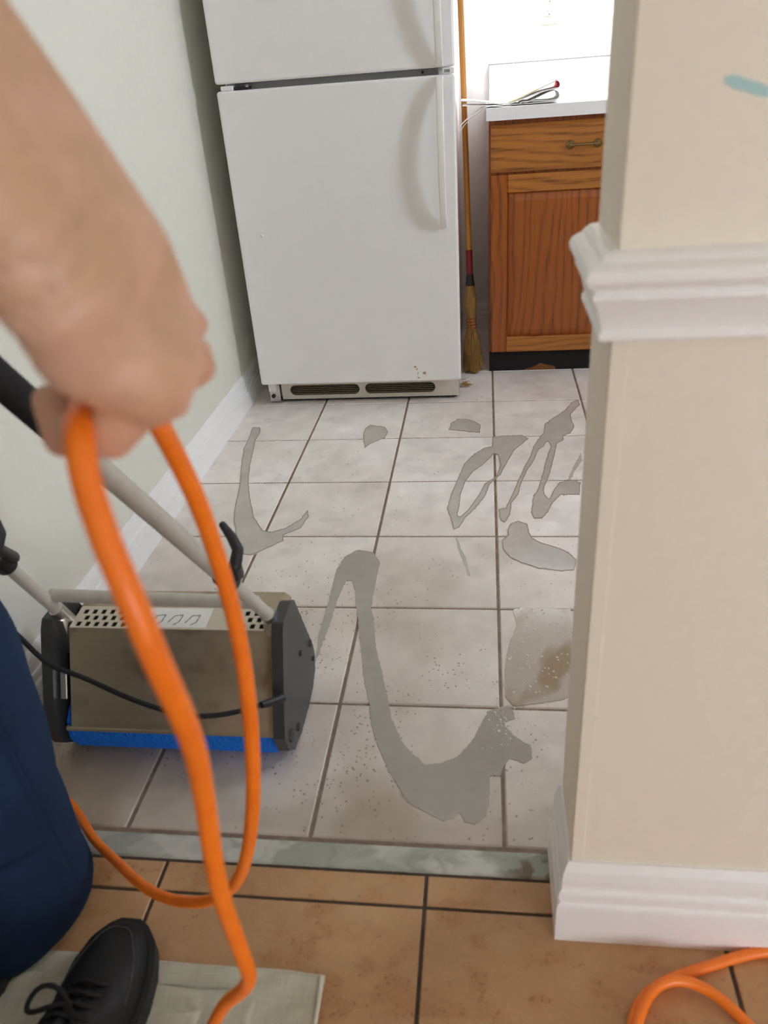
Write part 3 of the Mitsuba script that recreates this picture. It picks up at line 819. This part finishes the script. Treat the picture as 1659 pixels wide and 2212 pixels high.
# ------------------------------------------------------------------ person: the worker whose arm, leg and shoe come into view
pe = thing('person', 'person in navy trousers standing at the left, bare fist holding an orange cord', 'person')
wn, wf = at(128, 640, .315), at(255, 550, .365)
fn_, ff_ = at(-70, 385, .285), at(52, 292, .345)
ax_n, ax_f = (fn_ - wn) / np.linalg.norm(fn_ - wn), (ff_ - wf) / np.linalg.norm(ff_ - wf)
el = (wn + wf) / 2 + ((fn_ + ff_) / 2 - (wn + wf) / 2) / np.linalg.norm((fn_ + ff_) / 2 - (wn + wf) / 2) * .24
sh = np.array([-.465, -.90, 1.43])
pm, rm_, mm_, im = at(318, 822, .362), at(366, 800, .384), at(412, 764, .408), at(397, 690, .432)
pp, rp, mp, ip = at(238, 938, .372), at(371, 866, .391), at(425, 792, .414), at(412, 700, .440)
pd, rd, md, idd = at(138, 945, .398), at(215, 930, .415), at(240, 900, .435), at(260, 850, .455)
pt, rt, mt, it = at(108, 868, .412), at(150, 870, .432), at(180, 840, .450), at(215, 800, .465)
cm = at(190, 740, .345)      # heel of the hand, little-finger side
cf = at(300, 650, .395)      # and thumb side
body = [
    (wn, .0245, fn_, .0270, wf, .0250, ff_, .0290),
    (fn_, .0270, el, .040, ff_, .0290), (el, .042, sh, .056),
    (wn, .0240, cm, .0250, wf, .0250, cf, .0260),
    (cm, .0255, pm, .0220, cf, .0255, at(360, 735, .405), .0150), (cf, .0240, im, .0100, at(360, 735, .405), .0150), (at(360, 735, .405), .0150, mm_, .0108), (cm, .0220, rm_, .0150, pm, .0215, mm_, .0105), (at(360, 735, .405), .0140, rm_, .0140),
    (pm, .0160, pp, .0122), (pp, .0118, pd, .0102), (pd, .0102, pt, .0092),
    (rm_, .0140, rp, .0092), (rp, .0092, rd, .0100), (rd, .0100, rt, .0095),
    (mm_, .0105, mp, .0100), (mp, .0100, md, .0100), (md, .0100, mt, .0095),
    (im, .0095, ip, .0095), (ip, .0095, idd, .0100), (idd, .0100, it, .0095),
    (cf, .0180, at(320, 620, .45), .0120), (at(320, 620, .45), .0120, at(325, 700, .475), .0110), (at(325, 700, .475), .0105, at(290, 760, .485), .0095),
]
hip, chest, neck = np.array([-.66, -.82, .98]), np.array([-.67, -.86, 1.32]), np.array([-.67, -.87, 1.52])
hR, hL = np.array([-.59, -.86, .92]), np.array([-.75, -.76, .92])
kR, kL = np.array([-.60, -.835, .50]), np.array([-.735, -.50, .50])
aR, aL = np.array([-.535, -.775, .09]), np.array([-.722, -.475, .09])
sL = np.array([-.80, -.84, 1.42]); eL = np.array([-.83, -.92, 1.15]); wL = np.array([-.80, -.76, .95])
body += [(hip, .125, chest, .125), (chest + (.09, 0, 0), .10, chest - (.06, 0, 0), .10), (chest, .10, neck, .058), (sh, .058, chest, .10), (sL, .055, chest, .10), (neck, .056, neck + (0, .02, .08), .056),
         (neck + (0, .02, .13), .075, neck + (0, .035, .20), .088), (neck + (0, .075, .10), .048, neck + (0, .05, .16), .07), (neck + (0, .118, .135), .012, neck + (0, .105, .165), .010),
         (hip, .12, hR, .085), (hip, .12, hL, .085), (hR, .085, kR, .058), (hL, .085, kL, .058), (kR, .056, aR, .038), (kL, .056, aL, .038),
         (sL, .055, eL, .042), (eL, .042, wL, .028), (wL, .028, wL + (.01, .05, -.07), .030)]
bm = bones(body, .0042, 12)
# creases across the little-finger side of the wrist
vv = np.array(bm.vertices)
axis = (fn_ - wn) / np.linalg.norm(fn_ - wn)
rel = vv - wn
along = rel @ axis
near = np.exp(-((np.linalg.norm(rel - np.outer(along, axis), axis=1) - .024) / .02) ** 2) * np.exp(-((along - .014) / .022) ** 2)
ring = np.clip(np.sin(along * 540 + 3 * meshkit.noise(vv * 60) * 2) - .45, 0, 1) * near
bm.vertices = vv - np.array(bm.vertex_normals) * ring[:, None] * .0050
obj('body', bm, 'skin', pe, smooth=True, label='bare forearm and closed fist')
# nails are hidden inside the fist but one
sk_ = obj('hair', bones([(neck + (0, .0, .19), .088, neck + (0, .03, .225), .085)], .012, 4), 'hair', pe, smooth=True)


def leg_tube(sections, n=120, fold=.004, seed=0, creases=()):
    """Loft through (centre, half width across, half width along, yaw)."""
    z = np.linspace(0, 1, 160)
    key = np.linspace(0, 1, len(sections))
    from scipy.interpolate import PchipInterpolator as PI
    cs = PI(key, np.array([[*s[0], s[1], s[2], s[3]] for s in sections]))(z)
    v, f = [], []
    for i, s in enumerate(cs):
        for j in range(n):
            a = 2 * np.pi * j / n
            ca_, sa_ = math.cos(a), math.sin(a)
            p = np.array([s[3] * ca_, s[4] * sa_])
            c, q = math.cos(s[5]), math.sin(s[5])
            p = np.array([c * p[0] - q * p[1], q * p[0] + c * p[1]])
            w = np.array([s[0] + p[0], s[1] + p[1], s[2]])
            ff = (meshkit.fbm(np.array([math.cos(a) * 1.6 + seed, math.sin(a) * 1.6, s[2] * 5.0 + math.cos(a) * 1.5]), 3) - .5) * 2
            ridge = math.sin(s[2] * 38 + 2.2 * math.sin(a + seed) + 1.5 * math.cos(2 * a)) * .35
            gr_ = sum(-3.2 * math.exp(-((s[2] - z0_ - sl_ * (math.remainder(a - a0_, 2 * math.pi))) / .006) ** 2 - (math.remainder(a - a0_, 2 * math.pi) / wd_) ** 2) for z0_, a0_, sl_, wd_ in creases)
            w[:2] += (ff + ridge + gr_) * fold * p / (np.linalg.norm(p) + 1e-9)
            v.append(w)
    for i in range(len(cs) - 1):
        for j in range(n):
            k = (j + 1) % n
            f += [(i * n + j, i * n + k, (i + 1) * n + k), (i * n + j, (i + 1) * n + k, (i + 1) * n + j)]
    m = trimesh.Trimesh(v, f, process=False)
    m.fix_normals()
    return m


lgL = leg_tube([((-.737, -.452, .020), .125, .130, -.22), ((-.735, -.452, .10), .124, .128, -.22), ((-.729, -.450, .22), .122, .122, -.17), ((-.722, -.444, .36), .122, .122, -.1), ((-.712, -.455, .50), .122, .120, 0), ((-.712, -.50, .63), .118, .12, 0), ((-.74, -.64, .78), .112, .12, 0), ((-.745, -.75, .92), .115, .13, 0), ((-.72, -.80, 1.02), .12, .13, 0)], seed=1.0, creases=((.345, -.75, .055, .55), (.30, -.95, .06, .4), (.20, -.5, -.04, .5)))
lgR = leg_tube([((-.540, -.785, .085), .075, .085, 0), ((-.545, -.79, .16), .073, .082, 0), ((-.57, -.815, .34), .075, .078, 0), ((-.60, -.835, .50), .082, .085, 0), ((-.595, -.85, .72), .095, .105, 0), ((-.595, -.86, .92), .115, .13, 0), ((-.61, -.85, 1.02), .12, .13, 0)], seed=5.0)
tr_ = obj('trousers', cat(lgL, lgR), 'navy', pe, smooth=True, label='navy blue cotton work trousers')
obj('side_seam', tube([(-.5975 + .0, -.462 - .02 * k, .06 + .42 * k) for k in np.linspace(0, 1, 12)], .0012, 6), 'navy', tr_)


def shoe(o, yaw, name_label, lift=0.0):
    """Length along +y before the turn; toe tip at y = 0."""
    L_ = .305
    ys = np.linspace(0, 1, 40)
    hw = np.interp(ys, [0, .03, .09, .2, .34, .5, .68, .85, .96, 1], [.012, .026, .040, .0505, .0535, .049, .043, .040, .034, .018])
    cx = np.interp(ys, [0, .15, .4, .7, 1], [-.004, -.002, .003, .002, 0])
    hh = np.interp(ys, [0, .03, .09, .2, .34, .46, .58, .68, .8, 1], [.030, .043, .052, .058, .068, .086, .108, .118, .112, .100])
    M = np.eye(4); M[:3, :3] = Rotation.from_euler('z', yaw).as_matrix(); M[:3, 3] = o

    def fin(m):
        m = m.copy(); m.apply_transform(M); return m
    out = np.r_[np.c_[cx + hw * 1.07 + .001, -ys * L_ + .004 * (1 - ys)], np.c_[cx - hw * 1.07 - .001, -ys * L_ + .004 * (1 - ys)][::-1]]
    sole = prism(Polygon(out).buffer(.003).simplify(.0005), .026)
    n = 36
    v, f = [], []
    for i, s in enumerate(ys):
        for j in range(n):
            a = np.pi * 2 * j / n
            x = hw[i] * math.copysign(abs(math.cos(a)) ** .75, math.cos(a))
            zz = math.sin(a)
            z = .022 + (hh[i] - .022) * (max(zz, 0) ** .8) if zz > 0 else .022 - .006 * abs(zz)
            v.append((cx[i] + x, -s * L_, z))
    for i in range(len(ys) - 1):
        for j in range(n):
            k = (j + 1) % n
            f += [(i * n + j, i * n + k, (i + 1) * n + k), (i * n + j, (i + 1) * n + k, (i + 1) * n + j)]
    v += [(cx[0], -.0005 + .004, .024), (cx[-1], -L_ - .003, .06)]
    for j in range(n):
        k = (j + 1) % n
        f += [(len(v) - 2, k, j), (len(v) - 1, (len(ys) - 1) * n + j, (len(ys) - 1) * n + k)]
    up = trimesh.Trimesh(v, f, process=False); up.fix_normals()
    key = obj('shoe', fin(up), 'leather', pe, smooth=True, label=name_label)
    obj('sole', fin(sole), 'rubber', key)

    def top(yy, xf):
        s = min(max(-yy / L_, 0), 1)
        w_ = np.interp(s, ys, hw); h_ = np.interp(s, ys, hh); c_ = np.interp(s, ys, cx)
        co = min(abs(xf), .999) ** (1 / .75)
        return np.array([c_ + xf * w_, yy, .022 + (h_ - .022) * (math.sqrt(1 - co * co) ** .8) + .0006])
    seam_ = [top(-.020 - .10 * abs(k) ** 4, k * .90) for k in np.linspace(-1, 1, 40)]
    obj('toe_seam', fin(tube(seam_, .0011, 6)), 'thread', key)
    obj('tongue', fin(tube([top(-y, 0) + (0, 0, -.0075) for y in np.linspace(.100, .185, 10)], np.linspace(.006, .0105, 10), 12)), 'leather', key, smooth=True)
    for i, y in enumerate((.108, .126, .144, .162)):
        a, b = top(-y - .002, -.42), top(-y + .004, .42)
        pts = [a, top(-y, -.2) + (0, 0, .004), top(-y, 0) + (0, 0, .0055), top(-y, .2) + (0, 0, .004), b]
        obj('lace', fin(tube(spline(pts, 16), .0030, 8)), 'soft_black', key, smooth=True)
    kn = top(-.150, 0) + (0, 0, .008)
    bow = [kn, kn + (-.018, .014, .008), kn + (-.046, .012, .002), kn + (-.052, -.006, -.008), kn + (-.024, -.006, .001), kn]
    bow2 = [kn, kn + (.016, -.012, .008), kn + (.036, -.020, .002), kn + (.034, -.034, -.004), kn + (.012, -.012, .003), kn]
    obj('bow', fin(cat(tube(spline(bow, 40), .0032, 8), tube(spline(bow2, 40), .0032, 8), trimesh.creation.icosphere(2, .006).apply_translation(kn))), 'soft_black', key, smooth=True)
    return key


shoe(np.array([-.520, -.487, .0160]), -.03, 'black leather lace-up shoe standing on the white rag')
shoe(np.array([-.735, -.352, .001]), .05, 'black leather shoe under the front trouser hem')
# waistband and shirt of the worker
obj('shirt', bones([(hip + (0, 0, .08), .135, chest, .135), (chest + (.09, 0, 0), .108, chest - (.06, 0, 0), .108), (chest + (.09, 0, .02), .10, sh, .066), (chest - (.06, 0, -.02), .10, sL, .063), (sh, .066, sh + (el - sh) * .55, .058), (sL, .063, sL + (eL - sL) * .55, .055)], .012, 6), 'navy', pe, smooth=True, label='navy short-sleeved work shirt')

# ------------------------------------------------------------------ orange cords
cd = [np.array([-.872, -.10, .0075]), np.array([-.835, -.17, .0075]), np.array([-.775, -.235, .0085]), np.array([-.712, -.283, .016]), np.array([*on_floor(200, 1808, .034), .034]), np.array([*on_floor(240, 1850, .062), .062]), at(290, 1898, 1.065), at(340, 1932, 1.01), at(400, 1948, .96), at(460, 1943, .91), at(508, 1908, .86), at(532, 1850, .81), at(543, 1780, .76), at(547, 1700, .72), at(544, 1600, .69),
      at(535, 1500, .66), at(520, 1400, .635), at(495, 1290, .605), at(465, 1190, .575), at(425, 1080, .535), at(380, 985, .50), at(345, 920, .47), at(300, 870, .435), at(240, 852, .412), at(200, 860, .394), at(178, 888, .374), at(171, 932, .359), at(176, 985, .354), at(188, 1045, .352), at(210, 1115, .351), at(242, 1200, .352), at(285, 1300, .356),
      at(340, 1430, .372), at(395, 1550, .41), at(428, 1650, .46), at(447, 1760, .51), at(462, 1860, .55), at(483, 1950, .595), at(508, 2020, .640), at(530, 2080, .675), at(538, 2112, .700), at(522, 2140, .735), at(490, 2166, .775), at(465, 2205, .81), at(430, 2290, .87)]
q_ = cd[-1]
cd += [np.array([q_[0] - .02, q_[1] - .03, q_[2] * .55]), np.array([q_[0] - .03, q_[1] - .08, max(.022, q_[2] * .2)]), np.array([q_[0] + .0, q_[1] - .16, .024]), np.array([q_[0] + .08, q_[1] - .25, .0095]), np.array([q_[0] + .2, q_[1] - .28, .0075])]
cd0 = np.array(cd)
ec = obj('extension_cord', tube(spline(cd0, 420), .0069, 18), 'cord_orange', smooth=True)
say(ec, 'thick orange cord hanging in a loop from the person\'s fist down to the floor', 'cord')
f2 = [(.62, -.462, .0072), (.47, -.448, .0072), (.345, -.4445, .0072), (.262, -.470, .0072), (.205, -.494, .0085), (.166, -.523, .0080), (.150, -.560, .0072), (.155, -.62, .0072), (.21, -.70, .0072), (.30, -.69, .0072), (.325, -.61, .0072), (.283, -.532, .0095), (.247, -.505, .0160), (.212, -.500, .0210), (.184, -.512, .0200), (.164, -.537, .0170), (.148, -.575, .0110), (.12, -.65, .0072), (.02, -.78, .0072), (-.2, -.92, .0072)]
ec2 = obj('extension_cord', tube(spline(f2, 260), .0069, 18), 'cord_orange', smooth=True)
say(ec2, 'thick orange cord coiled on the terracotta floor beside the right baseboard', 'cord')

# ------------------------------------------------------------------ folded rag
rg = thing('rag', 'folded off-white cloth rag lying on the terracotta tiles under the shoe', 'rag')


def cloth(x0, x1, y0, y1, z0, th, seed, curl=.0, n=60):
    """A folded layer: rounded rim, gentle waves, a corner that lifts."""
    r = np.random.default_rng(seed)
    gx, gy = np.linspace(0, 1, n), np.linspace(0, 1, n)
    X, Y = np.meshgrid(gx, gy, indexing='ij')
    px_ = x0 + (x1 - x0) * X; py_ = y0 + (y1 - y0) * Y
    py_ = py_ + .006 * (meshkit.fbm(np.stack([X * 4, Y * 0 + seed, X * 0], -1), 2) - .5) * 2 * Y
    px_ = px_ + .005 * (meshkit.fbm(np.stack([Y * 4, X * 0 + seed + 9, X * 0], -1), 2) - .5) * 2 * X
    wv = (meshkit.fbm(np.stack([X * 7, Y * 5, X * 0 + seed], -1), 3) - .5) * .013
    edge = np.minimum(np.minimum(X, 1 - X) * (x1 - x0), np.minimum(Y, 1 - Y) * (y1 - y0))
    rim = np.sqrt(np.clip(1 - (1 - np.clip(edge / .006, 0, 1)) ** 2, 0, 1))
    top = z0 + th * (.35 + .65 * rim) + np.abs(wv) * rim + curl * np.clip((X + Y - 1.8) / .2, 0, 1) ** 2
    bot = np.full_like(top, z0) + curl * .6 * np.clip((X + Y - 1.8) / .2, 0, 1) ** 2
    v = np.vstack([np.stack([px_, py_, top], -1).reshape(-1, 3), np.stack([px_, py_, bot], -1).reshape(-1, 3)])
    f, N = [], n * n
    idx = lambda i, j: i * n + j
    for i in range(n - 1):
        for j in range(n - 1):
            a, b, c, e = idx(i, j), idx(i + 1, j), idx(i + 1, j + 1), idx(i, j + 1)
            f += [(a, b, c), (a, c, e), (N + a, N + c, N + b), (N + a, N + e, N + c)]
    ring = [idx(i, 0) for i in range(n)] + [idx(n - 1, j) for j in range(1, n)] + [idx(i, n - 1) for i in range(n - 2, -1, -1)] + [idx(0, j) for j in range(n - 2, 0, -1)]
    for a, b in zip(ring, ring[1:] + ring[:1]):
        f += [(a, N + a, N + b), (a, N + b, b)]
    m = trimesh.Trimesh(v, f, process=False)
    m.fix_normals()
    return m


obj('bottom_layer', cloth(-.70, -.243, -.80, -.514, .0006, .0052, 3, .004), 'rag_cloth', rg, smooth=50)
obj('middle_layer', cloth(-.69, -.325, -.80, -.548, .0050, .0048, 5), 'rag_cloth', rg, smooth=50)
obj('top_layer', cloth(-.70, -.395, -.80, -.575, .0085, .0045, 8), 'rag_cloth', rg, smooth=50)
obj('hem', tube([(-.247 + .002 * math.sin(k * 9), -.522 - .27 * k, .0068 + .003 * (1 - k) ** 8) for k in np.linspace(0, 1, 30)], .0032, 8), 'rag_hem', rg, smooth=True)
obj('seam', tube([(-.69 + .36 * k, -.5485 - .002 * math.sin(k * 5), .0095) for k in np.linspace(0, 1, 30)], .0009, 6), 'seam', rg)

# ------------------------------------------------------------------ wet streaks of cleaning liquid, as films standing on the tiles
def wet(points, label, mat_='wet_thin', hole=None, rim=True, z=.0013, grow=0.0):
    pg = Polygon([tuple(on_floor(u, v)) for u, v in points]).buffer(0)
    if hole:
        pg = pg.difference(Polygon([tuple(on_floor(u, v)) for u, v in hole]).buffer(0))
    pg = pg.buffer(.0035 + grow, 6).buffer(-.0035, 6)
    pg = max(getattr(pg, 'geoms', [pg]), key=lambda g: g.area)
    # a slightly ragged shore line
    ring = np.array(pg.exterior.segmentize(.004).coords)[:-1]
    k = (meshkit.fbm(np.c_[ring * 130, ring[:, :1] * 0], 2) - .5)[:, None]
    c = ring - np.roll(ring, 1, 0)
    nn = np.c_[c[:, 1], -c[:, 0]] / (np.linalg.norm(c, axis=1, keepdims=True) + 1e-9)
    pg2 = Polygon(ring + nn * k * .004, [np.array(h.coords) for h in pg.interiors]).buffer(0)
    pg2 = max(getattr(pg2, 'geoms', [pg2]), key=lambda g: g.area)
    key = thing('wet_streak', label, 'puddle', 'cleaning liquid streaks on the white tiles')
    m = prism(pg2, z + .0018)
    m.apply_translation((0, 0, -.0018))
    obj('film', m, mat_, key)
    if rim:
        r = pg2.difference(pg2.buffer(-.0024))
        m = prism(r, .0005)
        m.apply_translation((0, 0, z + .0001))
        obj('rim', m, 'wet_rim', key)
    return key, pg2


wet([(682, 1426), (688, 1377), (709, 1303), (727, 1233), (743, 1205), (772, 1188), (805, 1193), (821, 1214), (811, 1262), (801, 1315), (807, 1336), (813, 1401), (823, 1442), (840, 1520), (846, 1553), (870, 1607), (916, 1652), (948, 1650), (989, 1635), (1022, 1598), (1043, 1557), (1055, 1537), (1080, 1529), (1108, 1533), (1112, 1553), (1088, 1561),
     (1092, 1570), (1108, 1590), (1145, 1611), (1151, 1639), (1133, 1650), (1100, 1639), (1088, 1656), (1080, 1676), (1059, 1676), (1057, 1730), (1051, 1762), (1026, 1783), (1004, 1775), (993, 1754), (981, 1768), (957, 1773), (924, 1758), (903, 1746), (879, 1732), (862, 1701), (838, 1664), (817, 1611), (801, 1561), (799, 1525),
     (786, 1463), (776, 1364), (768, 1303), (768, 1278), (760, 1254), (748, 1254), (735, 1282), (723, 1315), (715, 1344), (698, 1385), (690, 1412)],
    'largest gray wet streak, a hook curving over the front tiles right of the machine', 'wet', rim=False)
_, wp = wet([(1108, 1318), (1128, 1314), (1231, 1317), (1240, 1400), (1238, 1500), (1215, 1512), (1150, 1522), (1108, 1526), (1092, 1508), (1090, 1446), (1098, 1401), (1116, 1352)],
    'clear wet patch with brown dirt and bubbles beside the right wall', 'wet_brown', rim=False, z=.0016)
wet([(1084, 1168), (1098, 1156), (1096, 1150), (1102, 1132), (1119, 1126), (1139, 1133), (1144, 1153), (1150, 1163), (1168, 1173), (1209, 1185), (1232, 1197), (1246, 1211), (1240, 1231), (1212, 1234), (1162, 1228), (1128, 1217), (1102, 1205), (1087, 1188)],
    'slipper-shaped wet patch by the right wall above the bubbly patch')
wet([(1249, 864), (1252, 875), (1232, 896), (1235, 910), (1241, 922), (1232, 936), (1217, 941), (1217, 951), (1203, 959), (1197, 988), (1186, 1029), (1174, 1058), (1177, 1069), (1186, 1081), (1197, 1058), (1209, 1043), (1235, 1037), (1254, 1043), (1252, 1069), (1212, 1069), (1194, 1087), (1183, 1107), (1171, 1120), (1154, 1120), (1147, 1107), (1152, 1072), (1162, 1058),
     (1171, 1029), (1180, 994), (1190, 965), (1183, 951), (1174, 965), (1162, 974), (1154, 994), (1139, 1017), (1128, 1040), (1119, 1069), (1105, 1087), (1102, 1113), (1090, 1130), (1081, 1124), (1076, 1101), (1093, 1098), (1105, 1072), (1119, 1040), (1134, 1006), (1145, 988), (1151, 968), (1162, 951), (1174, 936), (1177, 916), (1197, 902), (1220, 887), (1235, 870)],
    'long wet streak zigzagging down the tiles at the right below the cabinet')
wet([(1064, 945), (1090, 942), (1128, 941), (1142, 948), (1128, 959), (1110, 974), (1102, 988), (1081, 1026), (1058, 1046), (1050, 1069), (1035, 1090), (1006, 1118), (992, 1139), (980, 1144), (974, 1121), (966, 1101), (974, 1069), (989, 1035), (1003, 1003), (1024, 982), (1047, 968), (1063, 965)],
    'arched wet streak with two legs on the middle tiles, left of the zigzag', hole=[(1061, 988), (1041, 1006), (1021, 1020), (1006, 1040), (995, 1069), (993, 1092), (988, 1112), (992, 1119), (1012, 1101), (1035, 1069), (1047, 1046), (1072, 1030), (1081, 1006), (1076, 984), (1066, 980)])
wet([(546, 924), (562, 924), (563, 934), (552, 952), (546, 981), (540, 1006), (537, 1043), (540, 1075), (549, 1119), (568, 1147), (587, 1150), (618, 1141), (650, 1122), (665, 1103), (667, 1115), (650, 1141), (612, 1156), (612, 1169), (581, 1184), (556, 1194), (543, 1200), (521, 1197), (510, 1156), (505, 1125), (507, 1100), (512, 1075), (518, 1050), (521, 1006), (527, 968), (537, 949), (543, 930)],
    'hook-shaped wet streak on the tiles at the left, in front of the refrigerator')
wet([(788, 927), (800, 919), (831, 923), (838, 934), (831, 946), (819, 951), (800, 959), (788, 968), (784, 946)], 'small wet blob on the tiles in front of the refrigerator\'s right vent')
wet([(969, 929), (974, 915), (989, 906), (1008, 906), (1024, 910), (1038, 919), (1037, 935), (1012, 933), (986, 930)], 'dome-shaped wet spot on the tile in front of the broom')
wet([(1254, 980), (1238, 1009), (1226, 1037), (1232, 1037), (1246, 1010), (1258, 995)], 'short wet streak touching the right wall, right of the zigzag', rim=False)
wet([(984, 1160), (988, 1162), (996, 1185), (1006, 1205), (1016, 1243), (1011, 1243), (1000, 1210), (990, 1188)], 'faint thin wet trickle below the arched streak', rim=False, z=.0006)
# bubbles and froth in the wet patch
bb = thing('soap_bubbles', 'tiny bubbles of froth in the wet patch and joint beside the right wall', 'bubbles')
bl = []
x0_, y0_, x1_, y1_ = wp.bounds
for k in range(150):
    x, y, r = rng.uniform(x0_, x1_), rng.uniform(y0_, y1_), abs(rng.normal(.0012, .0008)) + .0005
    from shapely.geometry import Point
    if wp.contains(Point(x, y)):
        s = trimesh.creation.icosphere(1, r); s.apply_scale((1, 1, .55)); s.apply_translation((x, y, .0017)); bl.append(s)
for k in range(70):
    u, v_ = rng.normal(1088, 16), rng.normal(1560, 26)
    x, y = on_floor(u, v_)
    s = trimesh.creation.icosphere(1, abs(rng.normal(.0010, .0007)) + .0005); s.apply_scale((1, 1, .55)); s.apply_translation((x, y, .0016)); bl.append(s)
scene[bb] = ply(cat(*bl), 'bubble', smooth=True)
say(bb, kind='stuff')
